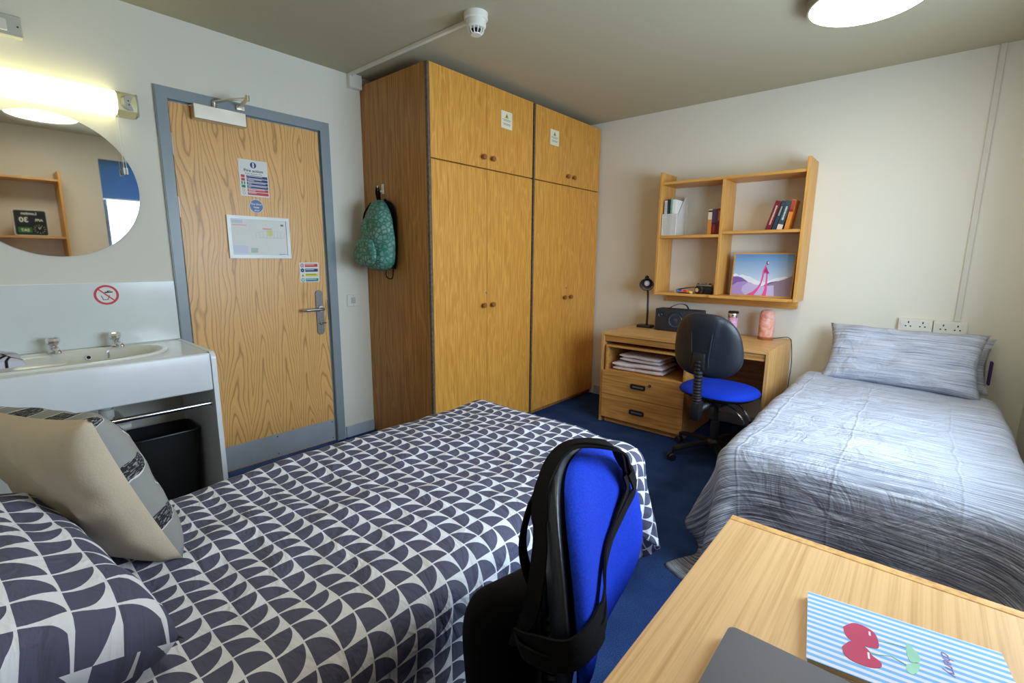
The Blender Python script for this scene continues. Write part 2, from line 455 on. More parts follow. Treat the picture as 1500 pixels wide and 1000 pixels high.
for zc in (1.895, 1.57, .30):
    h = obj('hinge', bx((-.004, 1.090, zc-.055), (.004, 1.112, zc+.055), .002), M['steel'], dr)
    obj('hinge_pin', cyl(B(), (.008, 1.101, zc-.056), (.008, 1.101, zc+.056), .006, 10), M['chrome'], h)
hp = obj('handle_plate', prism(B(), FL, rrect(1.838, .788, 1.888, 1.090, .0245, 6), -.002, .007), plain('worn_steel_plate', lin(126, 124, 122), .5, .5, sc=120, nz_=.25), dr)
bm = cyl(B(), (.006, 1.866, .965), (.018, 1.866, .965), .019, 20)
tube(bm, spline([(.012, 1.866, .965), (.050, 1.864, .965), (.060, 1.850, .965), (.062, 1.80, .966), (.060, 1.752, .965), (.050, 1.738, .964), (.036, 1.734, .963)], 6), .0095, 12)
obj('door_handle', bm, M['steel'], hp)
bm = cyl(B(), (.006, 1.868, .868), (.014, 1.868, .868), .014, 16); box(bm, (.012, 1.853, .863), (.034, 1.893, .873), .004)
obj('thumb_turn', bm, M['chrome'], hp)
obj('latch_plate', bx((-.03, 1.9225, .885), (-.0012, 1.9262, 1.02)), M['dark_in'], dr)
cl = obj('door_closer', bx((-.002, 1.208, 2.036), (.052, 1.470, 2.112), .003), M['closer'], dr)
bm = cyl(B(), (.025, 1.318, 2.110), (.025, 1.318, 2.142), .011, 12)
ribbon(bm, [(.025, 1.318, 2.142), (.10, 1.36, 2.150), (.20, 1.425, 2.152)], (0, 0, 1), .026, .006)
cyl(bm, (.20, 1.425, 2.14), (.20, 1.425, 2.168), .011, 12)
ribbon(bm, [(.20, 1.425, 2.160), (.10, 1.44, 2.150), (.016, 1.452, 2.140)], (0, 0, 1), .02, .006)
box(bm, (.0165, 1.43, 2.128), (.03, 1.475, 2.153), .002)
obj('closer_arm', bm, M['closer'], cl)

# ------------------------------------------------------------------ signs
def panel_sign(name, label, F, a0, b0, a1, b1, mat=None, r=.003, d0=.0, d=.0022, cat='sign', group=None):
    bm = prism(B(), F, rrect(a0, b0, a1, b1, r, 3), d0, d0+d)
    return tag(obj(name, bm, mat or M['paper'], origin=F((a0+a1)/2, b0, d0)), label, cat, group)
dS = -.002
s = panel_sign('fire_notice', 'white fire action notice with blue and red bands, stuck high on the wooden door', FL, 1.425, 1.663, 1.588, 1.871, d0=dS)
e = .0003
bm = ringp(B(), FL, 1.5065, 1.842, 0.0001, .0175, e, e+.0004); obj('symbol', bm, M['navy'], s)
obj('symbol_bar', prism(B(), FL, rrect(1.502, 1.828, 1.511, 1.856, .004), e+.0004, e+.0008), M['paper'], s)
obj('lettering', join(textbm(FL, 'Fire action', 1.5065, 1.803, .0155, e+.0002, bold=.0004, sx=1.15), textbm(FL, 'If you discover a fire', 1.5065, 1.789, .008, e+.0002, sx=1.0)), M['ink'], s)
for i in range(6):
    z1 = 1.783-i*.0192
    m_ = M['navy'] if i < 4 else M['red']
    b_ = obj('instruction_band', prism(B(), FL, rect(1.4645, z1-.0155, 1.583, z1), e, e+.0003), m_, s)
    bm = prism(B(), FL, rect(1.469, z1-.0058, 1.469+(.085, .08, .10, .105, .095, .045)[i], z1-.0030), e+.0003, e+.0005)
    if i in (1, 2, 3, 4): prism(bm, FL, rect(1.469, z1-.0115, 1.469+(0, .035, .02, .015, .04)[i], z1-.0088), e+.0003, e+.0005)
    obj('print_line', bm, M['paper'], b_)
    mm = (M['red'], M['red'], M['green'], M['green'], M['red'], M['grey_ink'])[i]
    bm = B()
    if i in (0, 1, 3): prism(bm, FL, rect(1.434, z1-.0155, 1.4545, z1), e, e+.0003)
    elif i == 2: prism(bm, FL, rect(1.434, z1-.0155, 1.441, z1), e, e+.0003); prism(bm, FL, rect(1.4475, z1-.0155, 1.4545, z1), e, e+.0003)
    else: ringp(bm, FL, 1.444, z1-.008, .0055, .0075, e, e+.0003, 16)
    obj('pictogram', bm, mm, s)
s = tag(obj('fire_door_sign', prism(B(), FL, disc(1.507, 1.608, .040), dS, .0), M['paper'], origin=FL(1.507, 1.568, dS)), 'round blue fire door sticker just below the fire action notice', 'sign')
obj('disc', prism(B(), FL, disc(1.507, 1.608, .037), .0, .0004), M['bluedisc'], s)
obj('lettering', join(textbm(FL, 'Fire door', 1.507, 1.615, .0115, .0007, bold=.0004), textbm(FL, 'keep', 1.507, 1.597, .0115, .0007, bold=.0004), textbm(FL, 'shut', 1.507, 1.579, .0115, .0007, bold=.0004)), M['paper'], s)
# framed evacuation plan
s = thing('evacuation_plan', 'silver framed fire evacuation plan hanging in the middle of the wooden door', 'sign', FL(1.512, 1.300, dS))
bm = B()
a0, b0, a1, b1, w_ = 1.334, 1.300, 1.692, 1.547, .019
prism(bm, FL, [(a0, b0), (a1, b0), (a1-w_, b0+w_), (a0+w_, b0+w_)], dS, .010); prism(bm, FL, [(a0, b1), (a0+w_, b1-w_), (a1-w_, b1-w_), (a1, b1)], dS, .010)
prism(bm, FL, [(a0, b0), (a0+w_, b0+w_), (a0+w_, b1-w_), (a0, b1)], dS, .010); prism(bm, FL, [(a1, b0), (a1, b1), (a1-w_, b1-w_), (a1-w_, b0+w_)], dS, .010)
obj('frame', bm, M['alu'], s)
pp = obj('plan_sheet', prism(B(), FL, rect(a0+w_, b0+w_, a1-w_, b1-w_), dS, .003), M['paper'], s)
tint = lambda n, c: plain('tint_'+n, lin(*c), .6, nz_=0)
for nm, (p0, q0, p1, q1), c in (('red', (1.36, 1.49, 1.44, 1.497), (238, 190, 184)), ('blue', (1.36, 1.328, 1.44, 1.375), (214, 222, 238)), ('grey', (1.36, 1.505, 1.42, 1.521), (206, 212, 226)),
                               ('green', (1.455, 1.333, 1.495, 1.362), (186, 206, 192)), ('yellow', (1.555, 1.435, 1.59, 1.47), (226, 226, 150)), ('pink', (1.53, 1.474, 1.585, 1.480), (226, 150, 132)),
                               ('dark', (1.640, 1.497, 1.657, 1.508), (120, 120, 120)), ('violet', (1.62, 1.322, 1.668, 1.327), (150, 150, 190))):
    obj('printed_block', prism(B(), FL, rect(p0, q0, p1, q1), .003, .0032), tint(nm, c), pp)
bm = B()
for k in range(9):
    aa = 1.49+.021*k; hh = (.0, .006, .012, .014, .014, .012, .01, .006, .0)[k]
    prism(bm, FL, rect(aa, 1.425-hh*.4, aa+.0012, 1.452+hh), .003, .0032); prism(bm, FL, rect(aa, 1.452+hh, aa+.019, 1.453+hh), .003, .0032)
prism(bm, FL, rect(1.51, 1.424, 1.65, 1.4255), .003, .0032)
obj('floor_plan_lines', bm, tint('line', (186, 186, 190)), pp)
# small four-band sticker
s = panel_sign('safety_sticker', 'small white door sticker with red, blue, yellow and teal bands above the lever handle', FL, 1.743, 1.146, 1.876, 1.274, d0=dS)
for i, c in enumerate(('red', 'navy', 'yellow', 'teal')):
    z1 = 1.265-i*.0315
    b_ = obj('band', prism(B(), FL, rect(1.781, z1-.020, 1.867, z1), e, e+.0003), M[c], s)
    obj('print_line', prism(B(), FL, rect(1.785, z1-.0085, 1.785+(.06, .055, .068, .07)[i], z1-.0050), e+.0003, e+.0005), M['paper'] if c != 'yellow' else M['ink'], b_)
    bm = ringp(B(), FL, 1.7625, z1-.010, .0001 if c == 'navy' else .0085, .0125, e, e+.0003, 20) if c != 'yellow' else prism(B(), FL, [(1.751, z1-.020), (1.774, z1-.020), (1.7625, z1)], e, e+.0003)
    pc = obj('pictogram', bm, M[c], s)
    bm = B()
    if c == 'red': prism(bm, FL, rect(1.7605, z1-.016, 1.7645, z1-.004), e+.0003, e+.0005)
    elif c == 'teal': prism(bm, FL, [(1.760, z1-.015), (1.760, z1-.005), (1.767, z1-.010)], e+.0003, e+.0005)
    elif c == 'yellow': prism(bm, FL, rect(1.7585, z1-.017, 1.7665, z1-.009), e+.0003, e+.0005)
    else: prism(bm, FL, rect(1.7605, z1-.013, 1.7645, z1-.007), e+.0003, e+.0005)
    obj('mark', bm, M['ink'] if c in ('yellow', 'red') else M['teal' if c == 'teal' else 'paper'], pc)

# ------------------------------------------------------------------ wall fittings, door wall
sw = tag(obj('light_switch', bx((0, 2.068, .963), (.010, 2.160, 1.050), .003), M['wplast'], origin=(0, 2.114, .963)), 'square white wall switch between the door frame and the wardrobe', 'switch')
obj('rocker', bx((.0102, 2.098, .985), (.014, 2.130, 1.028), .002), M['gplast'], sw)
for z in (1.040, .973): obj('screw', cyl(B(), (.010, 2.114, z), (.0115, 2.114, z), .003, 8), M['steel'], sw)
sp_ = tag(obj('wall_spur_switch', bx((0, .440, 2.225), (.034, .592, 2.312), .004), M['gplast'], origin=(0, .516, 2.225)), 'white wall fused spur box high above the strip light', 'switch')
obj('rocker', bx((.034, .522, 2.243), (.039, .545, 2.290), .002), M['wplast'], sp_)
for y in (.458, .578): obj('screw', cyl(B(), (.033, y, 2.268), (.0355, y, 2.268), .0035, 10), M['ink'], sp_)
jb = tag(obj('junction_box', bx((0, 2.150, 2.430), (.042, 2.2425, H), .004), M['wplast'], origin=(0, 2.2, 2.43)), 'white junction box in the ceiling corner beside the wardrobe', 'box')
for y, z in ((2.165, 2.50), (2.23, 2.45)): obj('screw', cyl(B(), (.041, y, z), (.0435, y, z), .003, 8), M['steel'], jb)
tag(obj('ceiling_trunking', bx((.042, 2.150, H-.018), (1.178, 2.172, H), .002), M['wplast'], origin=(.6, 2.161, H-.018)), 'white cable trunking along the ceiling to the heat detector', 'conduit')
hd = thing('heat_detector', 'white round heat detector on the ceiling in front of the wardrobe', 'detector', (1.232, 2.142, H-.09))
c_ = (1.232, 2.142)
Mz = Matrix.Translation((c_[0], c_[1], 0))
obj('mounting_base', lathe(B(), [(.0, H), (.060, H), (.060, H-.028), (.056, H-.032), (0, H-.032)], 36, Mz, False), M['wplast'], hd)
obj('body', lathe(B(), [(.050, H-.030), (.051, H-.036), (.050, H-.062), (.044, H-.070), (.022, H-.072)], 36, Mz, False), M['wplast'], hd)
obj('sensor_core', lathe(B(), [(.024, H-.066), (.024, H-.088), (0, H-.09)], 20, Mz, False), M['dark_in'], hd)
bm = B()
for k in range(12):
    a = 2*PI*k/12; c, s_ = math.cos(a), math.sin(a)
    tube(bm, [(c_[0]+c*.041, c_[1]+s_*.041, H-.066), (c_[0]+c*.036, c_[1]+s_*.036, H-.086), (c_[0]+c*.026, c_[1]+s_*.026, H-.096)], .0028, 6)
lathe(bm, [(.028, H-.094), (.026, H-.099), (0, H-.101)], 20, Mz)
obj('cage', bm, M['wplast'], hd)

# mirror
mi = thing('round_mirror', 'round frameless mirror under the strip light above the basin', 'mirror', (0, .615, 1.305))
obj('backing', prism(B(), FL, disc(.615, 1.627, .318, 72), 0, .006), M['gplast'], mi)
bm = prism(B(), FL, disc(.615, 1.627, .322, 96), .006, .011); obj('mirror_glass', bm, M['mirror'], mi)
# strip light
sl = thing('strip_light', 'glowing strip light with shaver socket end, mounted above the round mirror', 'light', (0, .60, 1.98))
def strip(bm, y0, y1, s=1.0):
    pr = [(0, 2.092), (.052*s, 2.088), (.078*s, 2.070), (.088*s, 2.035), (.078*s, 2.0), (.052*s, 1.984), (0, 1.980)]
    A = [bm.verts.new((x, y0, z)) for x, z in pr]; C = [bm.verts.new((x, y1, z)) for x, z in pr]
    bm.faces.new(A); bm.faces.new(C)
    for k in range(len(pr)): bm.faces.new((A[k], A[(k+1) % len(pr)], C[(k+1) % len(pr)], C[k]))
    return bm
obj('diffuser', strip(B(), .30, .880), M['strip'], sl)
obj('end_housing', strip(B(), .8801, .955, .99), plain('warm_white_plastic', lin(226, 216, 160), .4), sl)
so = obj('shaver_socket', join(cyl(B(), (.04, .900, 2.036), (.086, .930, 2.036), .034, 24), bx((.0, .9551, 1.982), (.07, .966, 2.088), .006)), M['gplast'], sl)
bm = B()
dS2 = Vector((.83, .55, 0)); o_ = Vector((.0862, .9302, 2.036)); rr_ = Vector((-.55, .83, 0))
for a, b in ((-.012, .008), (-.010, -.009), (.012, .008), (.010, -.009)):
    p = o_+rr_*a+Vector((0, 0, b)); cyl(bm, p-dS2*.002, p+dS2*.0006, .0033, 8)
obj('socket_holes', bm, M['dark_in'], so)
pc = tag(obj('pull_cord', join(tube(B(), [(.05, .872, 1.979), (.05, .876, 1.85), (.05, .880, 1.735)], .0013, 6), tube(B(), [(.05, .882, 1.979), (.05, .886, 1.85), (.052, .890, 1.735)], .0013, 6)), M['wplast'], origin=(.05, .88, 1.70)), 'thin double pull cord hanging from the strip light across the mirror edge', 'cord')
for y in (.880, .891): obj('toggle', bx((.045, y-.0045, 1.705), (.055, y+.0035, 1.737), .002), M['wplast'], pc)

# splashback + sticker
tag(obj('splashback', bx((0, -.10, .8615), (.012, 1.043, 1.178), .002), M['splash'], origin=(0, .5, .857)), 'glossy white splashback panel on the wall behind the basin', 'splashback')
s = tag(obj('no_drinking_sign', prism(B(), FL, disc(.752, 1.117, .050, 36), .012, .0126), M['paper'], origin=FL(.752, 1.067, .012)), 'round red and white not drinking water sticker on the splashback', 'sign')
bm = ringp(B(), FL, .752, 1.117, .039, .049, .0126, .013, 40)
c45 = .7071
prism(bm, FL, [(.752-.03, 1.117+.026), (.752-.026, 1.117+.03), (.752+.03, 1.117-.026), (.752+.026, 1.117-.03)], .0126, .0134)
obj('prohibition_ring', bm, M['red'], s)
bm = B()
Pt = lambda x, y: (.752+x*.001, 1.117+y*.001)
prism(bm, FL, [Pt(*q) for q in ((-22, -2), (-19, -2), (-13, -22), (3, -22), (10, -2), (13, -2), (5, -25), (-15, -25))], .0126, .013)
prism(bm, FL, [Pt(*q) for q in ((-8, 10), (-4, 16), (10, 16), (26, 16), (26, 11), (8, 10), (0, 9))], .0126, .013)
prism(bm, FL, [Pt(*q) for q in ((4, 16), (4, 21), (18, 21), (18, 18), (10, 18), (10, 16))], .0126, .013)
obj('tap_pictogram', bm, M['ink'], s)

# ------------------------------------------------------------------ vanity
va = thing('vanity_unit', 'white vanity unit with inset oval basin beside the wooden door', 'washbasin', (.27, .5, 0))
VX, VY1, VY0, VZ = .542, 1.045, -.12, .857
BC = (.275, .50)
def bas(r, th, ay=.415, ax=.212, p=2.4):
    c, s_ = math.cos(th), math.sin(th)
    return (BC[0]+ax*r*math.copysign(abs(c)**(2/p), c), BC[1]+ay*r*math.copysign(abs(s_)**(2/p), s_))
n = 72
bm = B()
inner = [bm.verts.new((*bas(.97, 2*PI*k/n), VZ)) for k in range(n)]
outer = []
for k in range(n):
    x, y = bas(1, 2*PI*k/n); dx, dy = x-BC[0], y-BC[1]
    t = min((VX-.012-BC[0])/dx if dx > 1e-6 else 9, (.0-BC[0])/dx if dx < -1e-6 else 9, (VY1-.02-BC[1])/dy if dy > 1e-6 else 9, (VY0-BC[1])/dy if dy < -1e-6 else 9)
    outer.append(bm.verts.new((BC[0]+dx*t, BC[1]+dy*t, VZ)))
for k in range(n): bm.faces.new((inner[k], inner[(k+1) % n], outer[(k+1) % n], outer[k]))
for qx, qy in ((VX-.012, VY1-.02), (0, VY1-.02), (0, VY0), (VX-.012, VY0)):    # fill the counter corners
    best = sorted(range(n), key=lambda k: (outer[k].co.x-qx)**2+(outer[k].co.y-qy)**2)
    k = best[0]; k2 = (k+1) % n if (k+1) % n in best[:3] else (k-1) % n
    q = bm.verts.new((qx, qy, VZ)); bm.faces.new((outer[k], outer[k2], q))
obj('countertop', bm, M['white'], va, smooth=False)
bm = B()
prof = [(.985, .8572), (1.0, .862), (.995, .868), (.96, .869), (.925, .864), (.905, .850), (.86, .815), (.76, .765), (.55, .738), (.25, .728), (.06, .726)]
rings = [[bm.verts.new((*bas(r, 2*PI*k/n), z)) for k in range(n)] for r, z in prof]
for A, C in zip(rings, rings[1:]):
    for k in range(n): bm.faces.new((A[k], C[k], C[(k+1) % n], A[(k+1) % n]))
bm.faces.new(rings[-1])
ba = obj('basin', bm, M['ceramic'], va, sharp=60)
ov = obj('overflow_ring', cyl(B(), (.090, .640, .824), (.102, .640, .8285), .013, 20), M['steel'], ba)
obj('overflow_hole', cyl(B(), (.1021, .640, .8286), (.1026, .640, .8288), .008, 16), M['dark_in'], ov)
obj('plug_hook', join(cyl(B(), (.088, .715, .842), (.108, .715, .846), .008, 12), tube(B(), [(.106, .715, .844), (.116, .714, .832), (.116, .712, .818)], .003, 6)), M['steel'], ba)
obj('waste_ring', lathe(B(), [(.0, .7285), (.022, .7285), (.024, .7265)], 20, Matrix.Translation((BC[0], BC[1], 0)), False), M['chrome'], ba)
def tapm(x, y):
    bm = lathe(B(), [(.024, .866), (.024, .874), (.017, .880), (.016, .893), (.012, .896)], 20, Matrix.Translation((x, y, 0)))
    tube(bm, spline([(x+.005, y, .883), (x+.05, y+.004, .888), (x+.078, y+.006, .884), (x+.084, y+.006, .872)], 5), .0105, 12)
    t = obj('tap', bm, M['chrome'], va)
    obj('tap_handle', lathe(B(), [(.011, .894), (.015, .900), (.024, .912), (.026, .922), (.023, .934), (.018, .938), (0, .938)], 8, Matrix.Translation((x, y, 0)), False), M['chrome'], t, sharp=15)
tapm(.088, .527); tapm(.088, .752)
# front panel with rounded top edge, right side panel
bm = bx((VX-.030, VY0, .672), (VX, VY1-.022, VZ-.0005), .009, 3)
obj('front_panel', bm, M['white'], va)
FS = Fr((0, VY1, 0), (1, 0, 0), (0, 0, 1))
pts = [(0, 0), (VX+.004, 0)]+[(VX+.004-.035+.035*math.cos(t), VZ+.003-.035+.035*math.sin(t)) for t in [PI/2*k/6 for k in range(7)]]+[(0, VZ+.003)]
obj('side_panel', prism(B(), FS, pts, 0, .021), M['white'], va)
obj('towel_rail', join(cyl(B(), (.495, VY0, .598), (.495, VY1-.021, .598), .011, 16), cyl(B(), (.495, VY1-.030, .598), (.495, VY1-.021, .598), .019, 16)), M['chrome'], va)
bm = cyl(B(), (BC[0]-.02, .655, .50), (BC[0]-.02, .655, .735), .021, 16)
cyl(bm, (BC[0]-.02, .655, .56), (BC[0]-.02, .655, .60), .029, 16); cyl(bm, (BC[0]-.02, .655, .43), (BC[0]-.02, .655, .53), .034, 20)
cyl(bm, (BC[0]-.02, .655, .50), (BC[0]-.02, .735, .50), .019, 12); cyl(bm, (BC[0]-.02, .725, .50), (.0, .725, .50), .018, 12)
obj('waste_trap', bm, M['wplast'], va)
bm = bx((.0, .2, .30), (.03, 1.02, .36))
obj('pipe_casing', bx((.0, VY0, .0), (.07, VY1-.022, .14), .003), M['skirt'], va); bm.free()
bn = thing('waste_bin', 'black waste bin standing under the basin next to the side panel', 'bin', (.20, .868, 0))
bm = B()
Fz = Fr((.20, .868, 0), (1, 0, 0), (0, 1, 0))
L = [(0, .90), (.40, 1.0), (.415, 1.0)]
R = []
for z, s_ in [(0, .86), (.41, 1.0), (.425, 1.0), (.425, .93), (.02, .80)]:
    R.append([bm.verts.new(Fz(a*s_, b*s_, z)) for a, b in rrect(-.11, -.145, .11, .145, .04, 5)])
for A, C in zip(R, R[1:]):
    for k in range(len(A)): bm.faces.new((A[k], A[(k+1) % len(A)], C[(k+1) % len(A)], C[k]))
bm.faces.new(R[0]); bm.faces.new(R[-1])
obj('bin_body', bm, M['dark_in'], bn)
bm = B(); pts = rrect(-.113, -.148, .113, .148, .042, 5)
tube(bm, [Fz(a, b, .423) for a, b in pts], .005, 6, True); obj('bin_rim', bm, M['black'], bn)
# face cloth on basin corner
def cloth_lump(x0, y0, x1, y1, z, h, seed, nx=26, ny=26, amp=.012, p=3):
    bm = B(); G = []
    for i in range(nx+1):
        row = []
        for j in range(ny+1):
            u, v = 2*i/nx-1, 2*j/ny-1
            e_ = max(0, (1-abs(u)**p))*max(0, (1-abs(v)**p))
            wob = 1+.06*nz(seed+v*1.5, 0, 3)
            row.append(bm.verts.new(((x0+x1)/2+u*wob*(x1-x0)/2, (y0+y1)/2+v*(1+.05*nz(seed+u*1.7, 5))*(y1-y0)/2, z+h*e_**.35+amp*nz(u*2.2+seed, v*2.2, seed)*e_)))
        G.append(row)
    for i in range(nx):
        for j in range(ny): bm.faces.new((G[i][j], G[i+1][j], G[i+1][j+1], G[i][j+1]))
    r = bmesh.ops.extrude_face_region(bm, geom=bm.faces[:])
    for v_ in [q for q in r['geom'] if isinstance(q, bmesh.types.BMVert)]: v_.co.z = z
    return bm
m = N('line_drawn_flannel', .9, 0, .1); v = m.co()
w_ = m.n('TexVoronoi', {'Vector': m.n('Mapping', {0: v, 3: (1, 1, .3)}).outputs[0], 'Scale': 11.0}, feature='DISTANCE_TO_EDGE').outputs[0]
m.color(m.ramp(w_, [(.028, (.02, .02, .03)), (.05, lin(206, 208, 222))])); m.bump(m.noise(v, 60, 3), .3, .004)
tag(obj('face_cloth', cloth_lump(.14, .20, .40, .412, .872, .045, 3.1), m.m, origin=(.27, .3, .872)), 'white face cloth with thin black lines folded on the basin corner', 'towel')

# ------------------------------------------------------------------ wardrobes
XW, ZW = .716, 2.462
def knob(F, a, b, d, parent):
    k = lathe(B(), [(.009, 0), (.008, .010), (.016, .018), (.019, .026), (.016, .032), (0, .034)], 20, F.M(a, b, d), False)
    return obj('knob', k, M['knob'], parent)
def wardrobe(y0, y1, label, lockz):
    w = thing('wardrobe', label, 'wardrobe', (XW/2, (y0+y1)/2, 0), group=None)
    F = Fr((XW, 0, 0), (0, 1, 0), (0, 0, 1))
    ym = (y0+y1)/2+.003
    bm = bx((.002, y0, .002), (XW-.022, y0+.018, ZW)); box(bm, (.002, y1-.018, .002), (XW-.022, y1, ZW)); box(bm, (.002, y0+.018, ZW-.018), (XW-.022, y1-.018, ZW)); box(bm, (.002, y0+.018, .07), (XW-.022, y1-.018, .088)); box(bm, (.002, y0+.018, .088), (.012, y1-.018, ZW-.018))
    box(bm, (XW-.06, y0+.018, .002), (XW-.045, y1-.018, .07)); box(bm, (.02, y0+.018, 1.905), (XW-.03, y1-.018, 1.925))
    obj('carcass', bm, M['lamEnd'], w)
    obj('front_edging', join(bx((XW-.0219, y0+.0005, .002), (XW-.001, y0+.016, ZW-.002)), B()), plain('worn_edging', lin(96, 84, 70), .5, sc=60, nz_=.4), w)
    for (za, zb, kz) in ((.048, 1.911, .980), (1.920, ZW, 1.988)):
        for k, (ya, yb) in enumerate(((y0+.018, ym-.0015), (ym+.0015, y1-.004))):
            d_ = obj('door', bx((XW-.020, ya, za), (XW, yb, zb), .0012), M['lamZ'], w)
            knob(F, ym-.046 if k == 0 else ym+.046, kz, 0, d_)
            if za < 1 and k == 0:
                lo = lathe(B(), [(.0, .003), (.007, .003), (.0085, .001), (.0085, 0)], 16, F.M(ym-.006, lockz, 0), False)
                obj('lock', lo, M['steel'], d_)
    return w, F
w1, FW = wardrobe(2.246, 3.268, 'oak laminate wardrobe nearer the door, backpack hanging on its side', 1.068)
w2, _ = wardrobe(3.280, 4.257, 'oak laminate wardrobe in the corner beside the desk', 1.060)
def ward_sticker(a0, b0, a1, b1, lab):
    s = panel_sign('warning_sticker', lab, FW, a0, b0, a1, b1, mat=tint('cream', (228, 224, 196)), r=.005, d=.0008)
    ac = (a0+a1)/2; hgt = b1-b0
    obj('warning_triangle', prism(B(), FW, [(ac-.018, b1-.045), (ac+.018, b1-.045), (ac, b1-.014)], .0008, .0012), plain('olive_yellow', lin(176, 176, 40), .5), s)
    obj('triangle_mark', prism(B(), FW, [(ac-.005, b1-.038), (ac+.005, b1-.038), (ac, b1-.020)], .0012, .0015), M['ink'], s)
    bm = B()
    for dz, hw in ((.054, .046), (.062, .034), (.080, .040), (.088, .036)):
        prism(bm, FW, rect(ac-hw, b1-dz-.0035, ac+hw, b1-dz), .0008, .0011)
    obj('print_line', bm, M['grey_ink'], s)
ward_sticker(2.905, 2.216, 3.022, 2.332, 'white warning sticker on the upper door of the wardrobe nearer the door')
ward_sticker(3.485, 2.205, 3.602, 2.322, 'white warning sticker on the upper door of the corner wardrobe')

# hook + backpack
hk = thing('coat_hook', 'white coat hook on the wardrobe side holding the backpack loop', 'hook', (.232, 2.246, 1.735))
obj('back_plate', bx((.220, 2.240, 1.735), (.244, 2.246, 1.800), .002), M['wplast'], hk)
obj('hook_arm', tube(B(), spline([(.232, 2.241, 1.755), (.232, 2.215, 1.750), (.232, 2.205, 1.768), (.232, 2.203, 1.785)], 5), .005, 8), M['wplast'], hk)
m = N('leaf_print_nylon', .55, 0, .4); v = m.co()
vor = m.n('TexVoronoi', {'Vector': v, 'Scale': 34.0, 'Randomness': 1.0}, feature='F1')
vd = m.n('TexVoronoi', {'Vector': v, 'Scale': 34.0, 'Randomness': 1.0}, feature='DISTANCE_TO_EDGE').outputs[0]
ln_ = m.math('SINE', m.math('MULTIPLY', vor.outputs[0], 34))
f = m.math('MULTIPLY', m.math('MULTIPLY', m.math('MINIMUM', m.math('MULTIPLY', vd, 4), 1), m.math('ADD', m.math('MULTIPLY', ln_, .3), .42)), m.math('MULTIPLY', m.noise(v, 9, 2), 1.7))
m.color(m.mix(f, lin(30, 112, 98), lin(186, 212, 200))); m.bump(m.noise(v, 14, 4), .5, .02)
M['bag'] = m.m
bp = thing('hanging_backpack', 'teal leaf print backpack hanging from the hook on the wardrobe side', 'backpack', (.25, 2.15, 1.20))
bm = lens(.165, .235, .115, taper=.30, p=2.5, pw=3.2, back=.25)
for v_ in bm.verts:
    z = v_.co.z; low = max(0, -z/.235)
    v_.co.y *= .75+.55*low
    v_.co.y += .02*nz(v_.co.x*9, z*9, 2)*(1 if v_.co.y > .01 else 0); v_.co.x += .012*nz(z*8, v_.co.y*8, 5)
bm.transform(Matrix.Translation((.250, 2.195, 1.455)) @ Matrix.Rotation(PI, 4, 'Z') @ Matrix.Rotation(math.radians(-6), 4, 'Y'))
obj('bag_body', bm, M['bag'], bp, sharp=80)
bm = lens(.120, .088, .036, taper=.1, p=3, pw=4, back=.1); bm.transform(Matrix.Translation((.265, 2.070, 1.345)) @ Matrix.Rotation(PI, 4, 'Z'))
for v_ in bm.verts: v_.co.y += .008*nz(v_.co.x*20, v_.co.z*20)
obj('front_pocket', bm, M['bag'], bp, sharp=80)
obj('side_strap', tube(B(), spline([(.205, 2.165, 1.67), (.150, 2.150, 1.61), (.128, 2.150, 1.54), (.135, 2.150, 1.45), (.150, 2.150, 1.38)], 6), .006, 8), M['blackfab'], bp)
obj('grab_loop', ribbon(B(), spline([(.232, 2.205, 1.685), (.225, 2.198, 1.74), (.230, 2.203, 1.775), (.240, 2.208, 1.74), (.245, 2.208, 1.685)], 5), (0, -1, 0), .024, .003), M['blackfab'], bp)
for s_ in (-1, 1):
    x = .262+s_*.10
    obj('shoulder_strap', ribbon(B(), spline([(.25+s_*.03, 2.215, 1.68), (x, 2.228, 1.62), (x+s_*.010, 2.232, 1.45), (x+s_*.005, 2.228, 1.30), (x, 2.218, 1.235)], 5), (0, -1, 0), .045, .008), M['blackfab'], bp)
obj('webbing_tail', tube(B(), spline([(.33, 2.19, 1.26), (.325, 2.18, 1.20), (.345, 2.18, 1.175), (.385, 2.185, 1.172), (.392, 2.19, 1.20), (.385, 2.20, 1.27)], 6), .004, 6), M['blackfab'], bp)

